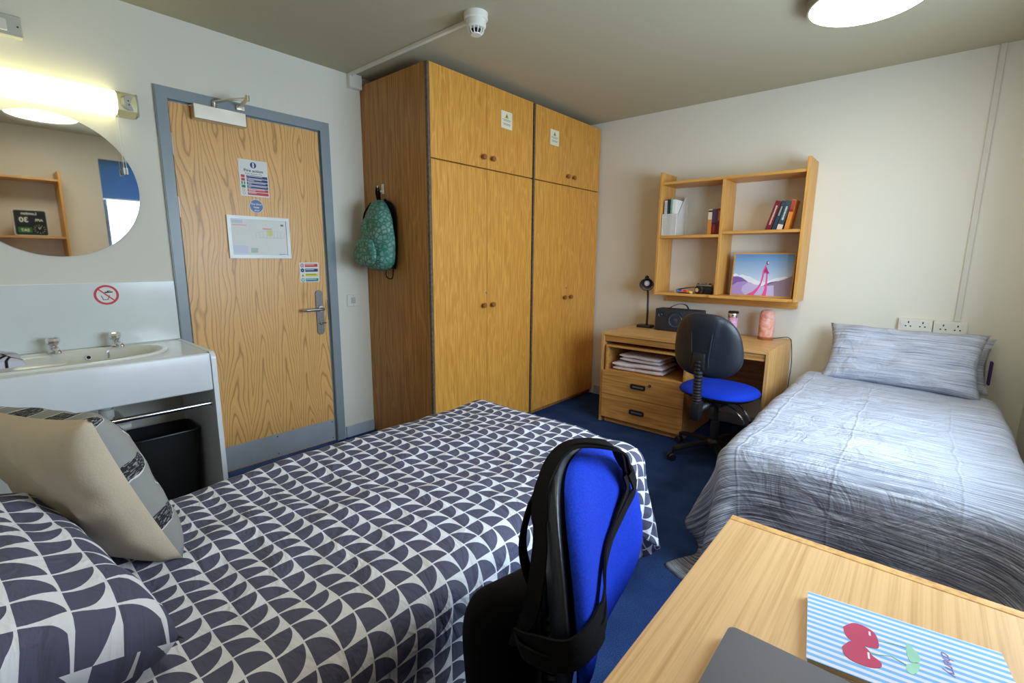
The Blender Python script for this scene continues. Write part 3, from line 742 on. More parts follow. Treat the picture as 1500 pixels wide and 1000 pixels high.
# ------------------------------------------------------------------ desks
def make_desk(x0, x1, y0, y1, ped, label, ori, frontdir):
    """front faces frontdir ('-y' or '-x'); built in a local frame a (along width), d (depth from front), z"""
    d = thing('desk', label, 'desk', ori)
    if frontdir == '-y': P = lambda a, dd, z: (x0+a, y0+dd, z); wd, dp = x1-x0, y1-y0
    else: P = lambda a, dd, z: (x0+dd, y1-a, z); wd, dp = y1-y0, x1-x0
    Ht = .740; t = .022
    def bb(a, b, bev=.0012): return bx(P(*a), P(*b), bev)
    mt = M['deskX'] if frontdir == '-y' else M['deskY']
    ms = M['deskS']
    top = obj('desktop', bb((t, 0, Ht-.024), (wd-t, dp, Ht-.0008)), mt, d)
    obj('side_panel', bb((0, 0, .0), (t, dp, Ht)), ms, d)
    obj('side_panel', bb((wd-t, 0, .0), (wd, dp, Ht)), ms, d)
    obj('front_rail', bb((t, .012, .668), (wd-t, .030, Ht-.026)), M['deskR'], d)
    obj('back_panel', bb((t, dp-.05, .28), (wd-t, dp-.034, Ht-.026)), M['deskR'], d)
    if ped:
        a0, a1 = .042, .695
        p = obj('pedestal', join(bb((a0, .0, .038), (a0+.018, dp-.06, .640)), bb((a1-.018, .0, .0), (a1, dp-.06, .640)), bb((a0+.018, .0, .425), (a1-.018, dp-.06, .440)), bb((a0+.018, dp-.08, .0), (a1-.018, dp-.06, .640)), bb((a0+.018, .0, .625), (a1-.018, dp-.06, .640)), bb((a0, .02, .0), (a1-.018, .04, .038))), M['deskR'], d)
        for i, (za, zb) in enumerate(((.048, .240), (.244, .436))):
            dw = obj('drawer', bb((a0-.012, -.019, za), (a1+.004, -.001, zb)), M['deskR'], d)
            zc = .345 if i else .140
            FP = Fr((x0, y0-.019, 0), (1, 0, 0), (0, 0, 1))
            ac = a0+.300
            bm = B(); ro, ri = rrect(ac-.060, zc-.019, ac+.060, zc+.019, .010, 4), rrect(ac-.048, zc-.010, ac+.048, zc+.010, .006, 4)
            q = [[bm.verts.new(FP(a, b, dd)) for a, b in pts] for pts, dd in ((ro, -.0005), (ro, .010), (ri, .010), (ri, .001))]
            for A, C in zip(q, q[1:]):
                for k in range(len(A)): bm.faces.new((A[k], A[(k+1) % len(A)], C[(k+1) % len(A)], C[k]))
            bm.faces.new(q[-1])
            h = obj('recessed_handle', bm, M['black'], dw)
            obj('pull_plate', prism(B(), FP, rrect(ac-.044, zc-.0085, ac+.044, zc+.004, .003, 3), .001, .003), M['steel'], h)
            if i:
                lo = obj('lock', lathe(B(), [(0, .004), (.010, .004), (.011, 0)], 16, FP.M(ac+.094, zc+.026, 0), False), M['black'], dw)
                obj('keyhole', lathe(B(), [(0, .0046), (.0045, .0046), (.0045, .004)], 10, FP.M(ac+.094, zc+.026, 0), False), M['steel'], lo)
    return d
M['deskY'] = laminate('near_desk_top', 'Y', (216, 176, 122), (192, 148, 94), .38, 1.7, .12, .35)
M['deskX'] = laminate('desk_top_across', 'X', (222, 176, 112), (196, 146, 84), .34, .9, .5)
M['deskS'] = laminate('desk_side_upright', 'Z', (218, 172, 108), (190, 140, 78), .4, .9, .4)
M['deskR'] = laminate('desk_front_across', 'X', (210, 158, 88), (176, 124, 62), .4, .9, .5)
make_desk(1.182, 2.402, 3.607, 4.264, True, 'oak laminate desk with two drawers under the wall shelf', (1.79, 3.9, 0), '-y')
make_desk(2.828, 3.59, .15, 1.368, False, 'oak laminate desk with grey laptop and striped notebook on top', (3.2, .75, 0), '-x')

# ------------------------------------------------------------------ towels in the pedestal
M['towel'] = plain('white_terry', lin(222, 212, 216), .95, spec=.1, sc=30, nz_=.05, bump=.8)
def towel(x0, x1, y0, y1, z, folds, th, label, seed, rz=0):
    """folded towel: layers joined by round folds at the front (-y) edge"""
    bm = B(); nx, nl = 22, 11
    for f_ in range(folds):
        G = []
        for i in range(nx+1):
            u = i/nx; x = x0+(x1-x0)*u
            droop = .010*nz(u*3+seed, f_*.9, seed)
            e_ = 1-max(0, abs(2*u-1)-.80)/.2*.55
            row = []
            for j in range(nl*2+8):
                # loop section in y-z: bottom run, front bend, top run, back bend
                tt = j/(nl*2+8)*2*PI
                c, s_ = math.cos(tt), math.sin(tt)
                yy = (y0+y1)/2+math.copysign(abs(c)**.35, c)*(y1-y0)/2*(1+.02*nz(seed+f_, u*4))
                zz = th*.49*math.copysign(abs(s_)**.55, s_)*e_
                row.append(bm.verts.new((x+.006*nz(yy*6, f_, seed), yy-.006*f_+.008*nz(u*2, f_*3.1, seed), z+th*(f_+.5)+zz+(droop if f_ else max(0, droop*.3))+.003*nz(x*25, yy*25, f_))))
            G.append(row)
        k = len(G[0])
        for i in range(nx):
            for j in range(k): bm.faces.new((G[i][j], G[i][(j+1) % k], G[i+1][(j+1) % k], G[i+1][j]))
        bm.faces.new(G[0]); bm.faces.new(G[-1])
    if rz:
        c = Vector(((x0+x1)/2, (y0+y1)/2, 0)); bm.transform(Matrix.Translation(c)@Matrix.Rotation(rz, 4, 'Z')@Matrix.Translation(-c))
    return tag(obj('folded_towel', bm, M['towel'], origin=((x0+x1)/2, (y0+y1)/2, z), sharp=70), label, 'towel')
towel(1.275, 1.68, 3.635, 3.93, .4405, 2, .034, 'folded white towel at the bottom of the pair in the desk shelf', 1.3, .03)
towel(1.330, 1.660, 3.650, 3.93, .515, 2, .029, 'folded white towel on top of the other in the desk shelf', 6.2, -.04)

# ------------------------------------------------------------------ wall shelf units
def shelf_unit(name, label, x0, x1, cat='shelf'):
    s = thing(name, label, cat, ((x0+x1)/2, D, .96))
    yf, yb, t = D-.270, D-.002, .020
    g = lambda a, b: bx(a, b, .0012)
    obj('side_panel', g((x0, yf, 1.030), (x0+t, yb, 1.985)), M['shelfZ'], s)
    obj('side_panel', g((x1-t, yf-.002, 1.030), (x1, yb, 1.985)), M['shelfZ'], s)
    xm = x0+.487
    obj('top_shelf', g((x0+t, yf+.004, 1.890), (x1-t, yb, 1.910)), M['shelfX'], s)
    obj('divider', g((xm-.010, yf+.004, 1.052), (xm+.010, yb, 1.8895)), M['shelfZ'], s)
    obj('shelf_board', g((x0+t, yf+.004, 1.480), (xm-.0105, yb, 1.500)), M['shelfX'], s)
    obj('shelf_board', g((xm+.0105, yf+.004, 1.503), (x1-t, yb, 1.523)), M['shelfX'], s)
    obj('bottom_shelf', join(g((x0+t, yf+.002, 1.030), (x1-t, yb, 1.050)), g((xm-.04, yf-.018, 1.030), (x1-t-.03, yf+.0015, 1.050))), M['shelfX'], s)
    obj('batten', g((x0+.02, D-.045, .966), (x1-.03, D-.002, 1.0295)), M['shelfX'], s)
    return s
SX0, SX1 = 1.420, 2.445
shelf_unit('wall_shelf', 'oak laminate wall shelf with books and picture above the far desk', SX0, SX1)
YS = D-.262
# books
def book(x, y, z, th, dp, h, mat, label, lean=0.0, bands=(), txt=None, group=None, cat='book', pivot=0):
    """spine faces -y at y; leaning about its lower edge"""
    b = thing('book', label, cat, (x, y, z), 0, group)
    R_ = Matrix.Translation((x, y, z)) @ Matrix.Rotation(lean, 4, 'Y')
    bm = bx((0, 0, .0), (.0022, dp, h)); box(bm, (th-.0022, 0, .0), (th, dp, h)); box(bm, (.0022, 0, 0), (th-.0022, .0025, h))
    bm.transform(R_); obj('cover', bm, mat, b)
    bm = bx((.0022, .0025, .003), (th-.0022, dp-.004, h-.003)); bm.transform(R_); obj('page_block', bm, M['pages'], b)
    for z0, z1, m_ in bands:
        bm = bx((.0006, -.0008, z0*h), (th-.0006, .0002, z1*h)); bm.transform(R_); obj('spine_band', bm, m_, b)
    if txt:
        for (s_, zc, hh, m_) in txt:
            bm = B(); k = 0; z_ = zc*h
            while z_ < s_*h:         # rows of tiny glyph-like strokes
                w_ = th*(.25+.2*abs(nz(z_*300, x*50)))
                box(bm, (th*.5-w_/2, -.0012, z_), (th*.5+w_/2, -.0006, z_+.0035)); z_ += .0058
            bm.transform(R_); obj('spine_lettering', bm, m_, b)
    return b
gr = 'books leaning in the right bay of the wall shelf'
book(2.200, YS+.02, 1.5232, .036, .125, .205, M['maroon'], 'maroon book leaning first in the row on the far wall shelf', math.radians(15.5), (), [(.85, .2, 0, M['cream'])], gr)
book(2.244, YS+.02, 1.5232, .022, .125, .200, M['tealb'], 'dark teal book between the maroon and slate ones', math.radians(14.5), [(.86, .94, M['slate'])], [(.8, .5, 0, M['cream'])], gr)
book(2.273, YS+.02, 1.5232, .034, .125, .198, M['slate'], 'slate grey book with pale strip leaning between teal and orange books', math.radians(13), [(.02, .2, M['cream'])], [(.8, .35, 0, M['paper'])], gr)
book(2.320, YS+.02, 1.5232, .026, .125, .200, M['orange'], 'orange book with red band next to the shelf side', math.radians(9.5), [(.60, .68, M['redb']), (.68, .98, M['brick'])], None, gr)
gr = 'paperbacks standing against the shelf divider'
book(1.797, YS+.04, 1.5002, .028, .11, .186, M['orange'], 'orange paperback with cream top standing left of the purple one', 0, [(.60, 1.0, M['cream']), (.9, .96, M['redb'])], None, gr)
book(1.8265, YS+.04, 1.5002, .033, .11, .188, M['maroon'], 'maroon paperback with purple upper spine in the middle', 0, [(.46, 1.0, M['purple']), (.40, .46, M['navyb'])], [(.38, .1, 0, M['brick'])], gr)
book(1.861, YS+.04, 1.5002, .032, .11, .190, M['redb'], 'red paperback touching the shelf divider', 0, [(.5, .97, M['brick'])], [(.9, .55, 0, M['cream'])], gr)
# magazine file with notebooks
fx0, fx1, fy0, fy1, fz = 1.448, 1.560, YS+.012, YS+.225, 1.5002
fl = thing('magazine_file', 'white wire mesh magazine file holding notebooks on the shelf', 'file holder', ((fx0+fx1)/2, (fy0+fy1)/2, fz))
mesh_m = N('white_wire_mesh', .4, 0, .4); v = mesh_m.co()
sx_ = mesh_m.n('SeparateXYZ', {0: v})
g1 = [mesh_m.math('GREATER_THAN', mesh_m.math('FRACT', mesh_m.math('MULTIPLY', o_, 230)), .55) for o_ in (mesh_m.math('ADD', sx_.outputs[0], sx_.outputs[1]), sx_.outputs[2])]
al = mesh_m.math('MAXIMUM', g1[0], g1[1]); mesh_m.t.links.new(al, mesh_m.b.inputs['Alpha']); mesh_m.color(lin(226, 226, 218))
FX = lambda x: Fr((x, 0, 0), (0, 1, 0), (0, 0, 1))
side = [(fy0, fz), (fy1, fz), (fy1, fz+.305), (fy1-.045, fz+.305), (fy0+.055, fz+.165), (fy0, fz+.165)]
for x in (fx0, fx1-.0015): obj('mesh_side', prism(B(), FX(x), side, 0, .0015), mesh_m.m, fl)
obj('mesh_front', bx((fx0, fy0, fz), (fx1, fy0+.0015, fz+.165)), mesh_m.m, fl)
obj('mesh_back', bx((fx0, fy1-.0015, fz), (fx1, fy1, fz+.305)), mesh_m.m, fl)
bm = B()
for x in (fx0, fx1): tube(bm, [(x, a, b) for a, b in side], .0025, 6, True)
for a, b in ((fy0, fz+.165), (fy0, fz+.0025), (fy1, fz+.305)): tube(bm, [(fx0, a, b), (fx1, a, b)], .0025, 6)
obj('wire_rim', bm, M['wplast'], fl)
for i, (xx, th, hh, mt, nm, lab) in enumerate(((1.454, .022, .270, M['paper'], 'spiral_notebook', 'spiral bound notebook at the outer side of the magazine file'), (1.478, .012, .280, M['olive'], 'notebook', 'dark notebook behind the spiral one in the magazine file'),
                                      (1.4925, .010, .278, M['navyb'], 'notebook', 'navy notebook in the middle of the magazine file'), (1.5045, .012, .283, M['mint'], 'notebook', 'mint green notebook in the magazine file'), (1.519, .026, .276, M['paper'], 'paper_pad', 'thick white paper pad at the inner side of the magazine file'))):
    nb = tag(obj(nm, bx((xx, fy0+.012, fz+.002), (xx+th, fy1-.006, fz+hh), .001), mt, origin=(xx, fy0+.1, fz)), lab, 'notebook')
    if i == 0:
        bm = B()
        for k in range(22):
            z = fz+.02+k*.0112; ringc = [(xx+.011+.012*math.cos(t), fy0+.011+.005*math.sin(t), z) for t in [2*PI*q/8 for q in range(8)]]
            tube(bm, ringc, .0012, 5, True)
        obj('wire_spiral', bm, M['ink'], nb)
# camera and rainbow strap
cm = thing('camera', 'small black and silver film camera lying on the lower shelf', 'camera', (1.79, 4.09, 1.0502))
obj('camera_body', bx((1.735, 4.062, 1.0502), (1.862, 4.100, 1.108), .007, 2), M['black'], cm)
obj('top_plate', join(bx((1.737, 4.063, 1.108), (1.860, 4.099, 1.124), .004), bx((1.775, 4.066, 1.124), (1.812, 4.096, 1.137), .004)), M['steel'], cm)
ln = obj('camera_lens', cyl(B(), (1.782, 4.062, 1.082), (1.765, 4.018, 1.082), .026, 24, .024), M['black'], cm)
obj('lens_glass', cyl(B(), (1.7652, 4.0185, 1.082), (1.7640, 4.0155, 1.082), .016, 20), M['mirror'], ln)
obj('lens_ring', lathe(B(), [(.027, 0), (.028, .004), (.027, .008)], 24, frame_to((1.776, 4.046, 1.082), (-.017, -.044, 0)), False), M['chrome'], ln)
obj('shutter_dials', join(cyl(B(), (1.750, 4.08, 1.124), (1.750, 4.08, 1.131), .008), cyl(B(), (1.84, 4.08, 1.124), (1.84, 4.08, 1.131), .010)), M['black'], cm)
st = obj('neck_strap', ribbon(B(), spline([(1.738, 4.075, 1.100), (1.70, 4.05, 1.096), (1.65, 4.035, 1.088), (1.612, 4.03, 1.078), (1.598, 4.03, 1.066), (1.62, 4.03, 1.0545), (1.70, 4.03, 1.0535)], 6), (0, .2, 1), .028, .003), M['blackfab'], cm)
rb = N('rainbow_webbing', .7); sep = rb.n('SeparateXYZ', {0: rb.co()})
rb.color(rb.ramp(rb.math('FRACT', rb.math('MULTIPLY', sep.outputs[0], 7.5)), [(0, lin(200, 50, 60)), (.2, lin(236, 120, 50)), (.38, lin(240, 214, 90)), (.55, lin(70, 150, 200)), (.72, lin(60, 90, 190)), (.9, lin(220, 110, 130))], 'CONSTANT'))
tag(obj('rainbow_strap', ribbon(B(), spline([(1.590, 3.995+.022, 1.056), (1.61, 4.012, 1.070), (1.66, 4.009, 1.0725), (1.71, 4.008, 1.066), (1.735, 4.008, 1.058)], 6), (0, -1, .25), .016, .004), rb.m, origin=(1.66, 4.01, 1.0505)), 'rainbow striped webbing strap lying in front of the camera strap', 'strap')
# canvas picture: invented landscape with pink ribbons
tilt = math.radians(7)
FPc = Fr((1.985, D-.175, 1.0505), (1, 0, 0), (0, math.sin(tilt), math.cos(tilt)))
pw, ph = .412, .318
pcv = thing('canvas_picture', 'purple hills and pink ribbon canvas picture leaning in the lower bay', 'picture', FPc(pw/2, 0, -.01))
obj('canvas_edge', prism(B(), FPc, rect(0, 0, pw, ph), -.016, 0), M['shelfX'], pcv)
def grad(name, F, stops, h):
    m = N(name, .5); s_ = m.n('SeparateXYZ', {0: m.co()})
    m.color(m.ramp(m.math('DIVIDE', s_.outputs[2], h), stops)); return m.m
in_ = .010
sky = grad('picture_sky', FPc, [(.25, lin(226, 228, 240)), (.5, lin(176, 200, 224)), (.95, lin(92, 140, 192))], ph*1.0)
pr = obj('print', prism(B(), FPc, rect(in_, in_, pw-in_, ph-in_), 0, .0008), sky, pcv)
Q = lambda pts: [(in_+a*(pw-2*in_), in_+b*(ph-2*in_)) for a, b in pts]
def flat(nm, pts, dd, m_): return obj(nm, prism(B(), FPc, Q(pts), .0008, .0008+dd), m_, pr)
cl_ = plain('cloud_print', lin(232, 234, 240), .5); 
flat('cloud', [(0, .30), (0, .50), (.05, .52), (.10, .47), (.16, .50), (.24, .46), (.3, .45), (.36, .40), (.42, .36), (.55, .32), (.66, .38), (.74, .43), (.84, .46), (.9, .48), (1, .40), (1, .2), (.5, .1)], .0002, cl_)
hl = {k: plain('hill_'+k, lin(*c), .5) for k, c in dict(a=(128, 96, 170), b=(178, 146, 206), c=(196, 184, 226), d=(150, 130, 150), e=(96, 80, 150)).items()}
flat('hill', [(0, 0), (0, .44), (.08, .45), (.16, .42), (.24, .35), (.30, .29), (.44, .24), (.6, .1), (.6, 0)], .0004, hl['a'])
flat('hill', [(.5, .12), (.56, .26), (.66, .33), (.76, .36), (.86, .37), (1, .5), (1, 0), (.5, 0)], .0004, hl['e'])
flat('hill', [(0, 0), (0, .22), (.08, .30), (.20, .33), (.32, .30), (.44, .23), (.5, 0)], .0006, hl['b'])
flat('hill', [(.48, 0), (.5, .22), (.6, .26), (.74, .34), (.9, .42), (1, .50), (1, 0)], .0006, hl['d'])
flat('hill', [(.24, 0), (.17, .10), (.19, .22), (.28, .30), (.40, .26), (.55, .22), (.72, .26), (.74, 0)], .0008, hl['c'])
pk = plain('ribbon_pink', lin(236, 84, 150), .5); pkd = plain('ribbon_magenta', lin(186, 40, 110), .5)
flat('ribbon', [(.27, 0), (.38, .09), (.45, .20), (.49, .31), (.50, .42), (.51, .60), (.535, .72), (.56, .76), (.555, .66), (.535, .52), (.525, .38), (.50, .24), (.45, .10), (.40, 0)], .0010, pk)
flat('ribbon', [(.535, 0), (.565, .14), (.575, .30), (.575, .44), (.57, .60), (.585, .62), (.60, .46), (.605, .30), (.615, .15), (.61, 0)], .0010, pk)
flat('ribbon_fold', [(.53, .60), (.56, .70), (.60, .58), (.625, .54), (.575, .52), (.56, .58), (.545, .52)], .0012, pkd)
flat('figure_head', [(.575+.022*math.cos(t), .79+.045*math.sin(t)) for t in [2*PI*k/16 for k in range(16)]], .0012, M['maroon'])
flat('figure_face', [(.582+.011*math.cos(t), .795+.028*math.sin(t)) for t in [2*PI*k/12 for k in range(12)]], .0014, cl_)

# ------------------------------------------------------------------ items on the far desk
ZD = .7394
lp = thing('desk_lamp', 'black desk lamp standing at the wardrobe end of the desk', 'lamp', (1.325, 4.09, ZD))
obj('lamp_base', bx((1.265, 4.035, ZD), (1.385, 4.135, ZD+.022), .006, 2), M['black'], lp)
obj('lamp_stem', tube(B(), spline([(1.330, 4.10, ZD+.02), (1.330, 4.10, .90), (1.322, 4.105, 1.03), (1.300, 4.115, 1.105), (1.292, 4.112, 1.150), (1.305, 4.10, 1.170), (1.325, 4.085, 1.165)], 6), .0085, 10), M['black'], lp)
dl = Vector((.30, -.82, -.42)).normalized()
Mh = frame_to((1.318, 4.09, 1.125), dl)
bm = lathe(B(), [(.0, -.045), (.018, -.045), (.024, -.02), (.050, .030), (.058, .052), (.054, .052), (.045, .028), (.02, -.01), (0, -.012)], 28, Mh, False)
hdm = obj('lamp_shade', bm, M['black'], lp)
obj('bulb', lathe(B(), [(.012, -.010), (.022, .012), (.026, .028), (.018, .042), (0, .047)], 18, Mh, False), plain('pearl_bulb', lin(226, 230, 232), .2), hdm)
rf = lathe(B(), [(.021, -.006), (.044, .030), (.052, .0515)], 28, Mh, False); obj('reflector', rf, M['steel'], hdm)
FSp = Fr((1.449, 3.992, ZD), (1, 0, 0), (0, 0, 1))
spk = thing('speaker', 'dark portable speaker with carry handle behind the desk chair', 'speaker', (1.63, 4.06, ZD))
obj('speaker_cabinet', bx((1.449, 3.992, ZD+.004), (1.812, 4.125, ZD+.180), .006, 2), plain('speaker_casing', lin(36, 42, 54), .5), spk)
for x in (1.46, 1.77): obj('foot', bx((x, 4.0, ZD), (x+.03, 4.11, ZD+.006)), M['black'], spk)
def driver(a, b, r):
    o = obj('driver_ring', ringp(B(), FSp, a, b, r*.86, r, 0, .004, 36), M['shell'], spk)
    obj('cone', lathe(B(), [(r*.86, .002), (r*.80, .005), (r*.68, .001), (r*.3, -.012), (r*.28, .0), (0, .008)], 32, FSp.M(a, b, 0), False), plain('cone_rubber', lin(44, 62, 84), .3), o)
driver(.170, .092, .068); driver(.052, .132, .028); driver(.300, .132, .028)
obj('carry_handle', ribbon(B(), spline([(1.545, 4.055, ZD+.178), (1.560, 4.055, ZD+.196), (1.625, 4.055, ZD+.222), (1.675, 4.055, ZD+.214), (1.700, 4.055, ZD+.180)], 6), (0, 0, 1), .022, .004), M['shell'], spk)
tb = thing('travel_tumbler', 'pink and silver travel tumbler near the back of the far desk', 'cup', (2.018, 4.12, ZD))
Mt = Matrix.Translation((2.018, 4.12, ZD))
obj('cup_body', lathe(B(), [(.026, 0), (.028, .004), (.036, .135), (.036, .142)], 28, Mt), plain('pink_swirl', lin(222, 168, 206), .25, nz_=.3, sc=30), tb)
obj('steel_collar', lathe(B(), [(.037, .142), (.040, .150), (.040, .170), (.037, .176)], 28, Mt), M['chrome'], tb)
obj('lid', lathe(B(), [(.037, .176), (.038, .186), (.032, .190), (0, .190)], 28, Mt), M['black'], tb)
sa = thing('salt_lamp', 'pink cylindrical salt lamp at the bed end of the desk', 'lamp', (2.253, 4.12, ZD))
m = N('pink_salt', .45, 0, .5, **{'Subsurface Weight': .25}); v = m.co(); nn = m.noise(v, 16, 4, .6, 1.0)
m.b.inputs['Subsurface Radius'].default_value = (.03, .01, .006)
m.color(m.ramp(nn, [(.32, lin(206, 120, 96)), (.5, lin(232, 170, 152)), (.68, lin(240, 206, 196))])); m.bump(nn, .3, .01)
bm = lathe(B(), [(.046, .020), (.050, .03), (.052, .10), (.051, .175), (.046, .200), (.034, .214), (.014, .219), (0, .219)], 36, Matrix.Translation((2.253, 4.12, ZD)))
for v_ in bm.verts:
    f_ = 1+.05*nz(v_.co.x*30, v_.co.y*30, v_.co.z*14); v_.co.x = 2.253+(v_.co.x-2.253)*f_; v_.co.y = 4.12+(v_.co.y-4.12)*f_
obj('salt_block', bm, m.m, sa, sharp=60)
obj('wooden_base', lathe(B(), [(.050, 0), (.052, .004), (.052, .017), (.048, .020)], 32, Matrix.Translation((2.253, 4.12, ZD))), M['knob'], sa)
obj('power_cable', tube(B(), spline([(2.300, 4.13, ZD+.010), (2.34, 4.14, ZD+.018), (2.385, 4.18, ZD+.022), (2.405, 4.20, ZD+.003), (2.4115, 4.215, .70), (2.420, 4.215, .62), (2.424, 4.21, .54), (2.418, 4.21, .40), (2.412, 4.22, .20), (2.412, 4.22, .03)], 8), .0028, 8), M['black'], sa)

# ------------------------------------------------------------------ sockets and conduit on the shelf wall
def socket(x0, x1, z0, z1, dep, label, group):
    s = tag(obj('double_socket', bx((x0, D-dep, z0), (x1, D, z1), .003), M['wplast'], origin=((x0+x1)/2, D, z0)), label, 'socket', group)
    F = Fr((0, D-dep, 0), (1, 0, 0), (0, 0, 1)); bm = B(); w = x1-x0
    for c in (x0+w*.30, x1-w*.28):
        prism(bm, F, rect(c-.003, z0+.052, c+.003, z0+.064), 0, .0006)
        for q in (-.012, .012): prism(bm, F, rect(c+q-.004, z0+.030, c+q+.004, z0+.037), 0, .0006)
    obj('pin_slots', bm, M['dark_in'], s)
    for c in (x0+w*.10, x1-w*.10): obj('rocker', bx((c-.007, D-dep-.0035, z0+.040), (c+.007, D-dep-.0002, z0+.066), .0015), M['wplast'], s)
    return s
socket(2.998, 3.166, .873, .953, .034, 'white double socket farther from the wall conduit, half behind the pillow', 'sockets')
socket(3.170, 3.328, .866, .950, .024, 'white double socket directly below the wall conduit', 'sockets')
tag(obj('wall_conduit', bx((3.262, D-.014, .952), (3.290, D, H), .002), plain('conduit_paint', lin(214, 212, 200), .5, nz_=.02), origin=(3.276, D, .952)), 'painted vertical cable trunking running down to the double sockets', 'conduit')

# ------------------------------------------------------------------ office chairs
def make_chair(label, loc, rz):
    ch = thing('office_chair', label, 'chair', loc, rz)
    L = dict(parent=ch, local=True)
    def O(name, bm, mat, parent=None, **k): return obj(name, bm, mat, parent or ch, local=True, **k)
    # seat
    bm = lens(.240, .225, .045, p=2.5, pw=5, back=.02); bm.transform(Matrix.Translation((0, .02, .462)) @ Matrix.Rotation(PI/2, 4, 'X') @ Matrix.Scale(-1, 4, (0, 0, 1)))
    for v_ in bm.verts:
        if v_.co.z > .465: v_.co.z = .462+(v_.co.z-.462) if v_.co.z > .462 else v_.co.z
    # pad bulges upward
    for v_ in bm.verts: v_.co.z = .462+abs(v_.co.z-.462)*(1 if abs(v_.co.z-.462) > .002 else 0)
    se = O('seat', bm, M['bluefab'], sharp=80)
    bm = lens(.238, .223, .042, p=2.5, pw=3, back=.0); bm.transform(Matrix.Translation((0, .02, .461)) @ Matrix.Rotation(PI/2, 4, 'X'))
    for v_ in bm.verts: v_.co.z = .461-abs(v_.co.z-.461)
    O('seat_pan', bm, M['black'], se, sharp=80)
    # back: fabric pad (front) and plastic shell (rear), leaning back a little
    T_ = Matrix.Translation((0, -.235, .800)) @ Matrix.Rotation(math.radians(6), 4, 'X')
    bm = lens(.200, .190, .040, taper=.13, p=2.7, curve=.045, pw=5, back=.05, dish=-.012); bm.transform(T_)
    bk = O('backrest', bm, M['bluefab'], sharp=80)
    bm = lens(.212, .200, .010, taper=.13, p=2.7, curve=.045, pw=6, back=3.6, dish=-.012)
    for v_ in bm.verts:
        x, z = v_.co.x, v_.co.z
        if v_.co.y < .045*(x/.212)**2-.014: # raised centre spine panel
            k = max(0, min(1, (.085+.03*(z/.2)-abs(x))/.018)); v_.co.y -= .010*k*(1 if z > -.17 else 0)
    bm.transform(Matrix.Translation((0, -.012, 0)) @ T_)
    O('back_shell', bm, M['shell'], bk, sharp=80)
    bm = B()
    for s_ in (-1, 1):
        pts = [(s_*(.048+.02*t+.035*max(0, .25-t)**1.0), -.302+.006*t-.00, .665+.26*t) for t in [k/12 for k in range(13)]]
        tube(bm, pts, [.0005]+[.004]*11+[.0005], 8)
    O('shell_ribs', bm, M['shell'], bk)
    # spine with bellows
    bm = B(); pts = spline([(0, -.10, .405), (0, -.22, .398), (0, -.284, .42), (0, -.300, .50), (0, -.302, .60), (0, -.302, .72)], 16)
    tube(bm, pts, [.024+.005*(1 if k % 3 == 0 else 0) for k in range(len(pts))], 14)
    O('spine', bm, M['black'])
    O('spine_bracket', bx((-.036, -.322, .655), (.036, -.284, .760), .006, 2), M['black'])
    O('spine_housing', bx((-.030, -.318, .335), (.030, -.262, .455), .008, 2), M['black'])
    # mechanism and levers
    O('tilt_mechanism', bx((-.075, -.11, .385), (.075, .10, .4185), .010, 2), M['black'])
    for s_, yy in ((1, -.05), (1, .04)):
        lv = O('lever', tube(B(), spline([(.06, yy, .400), (.13, yy-.01, .385), (.19, yy-.02, .340), (.215, yy-.02, .300)], 6), .0055, 8), M['chrome'])
        O('lever_grip', cyl(B(), (.212, yy-.02, .306), (.228, yy-.022, .270), .010, 10), M['black'], lv)
    O('gas_column', join(cyl(B(), (0, 0, .10), (0, 0, .26), .027, 18), cyl(B(), (0, 0, .255), (0, 0, .39), .016, 16)), M['black'])
    O('base_hub', lathe(B(), [(.045, .075), (.050, .085), (.048, .115), (.032, .135)], 24), M['black'])
    for k in range(5):
        a = 2*PI*k/5+.35; c, s_ = math.cos(a), math.sin(a)
        bm = B(); pts = [(c*r, s_*r, z) for r, z in ((.03, .108), (.12, .106), (.22, .092), (.285, .076))]
        ribbon(bm, pts, (0, 0, 1), .044, .026)
        bmesh.ops.bevel(bm, geom=bm.edges[:], offset=.006, segments=2, affect='EDGES')
        lg = O('leg', bm, M['black'])
        bm = cyl(B(), (c*.285, s_*.285, .045), (c*.285, s_*.285, .075), .008, 10)
        px, py = -s_, c; cx, cy = c*.295, s_*.295
        for q in (-1, 1): lathe(bm, [(.018, 0), (.025, .002), (.026, .010), (.022, .014)], 20, frame_to((cx+px*q*.006, cy+py*q*.006, .026), (px*q, py*q, 0)))
        O('castor', bm, M['black'], lg)
    return ch
make_chair('blue office chair with charcoal back tucked into the far desk', (2.150, 3.455, 0), math.radians(-6))
_c2 = make_chair('blue office chair with a black tote bag slung over its back', (2.896, 1.060, -.036), math.radians(-76))

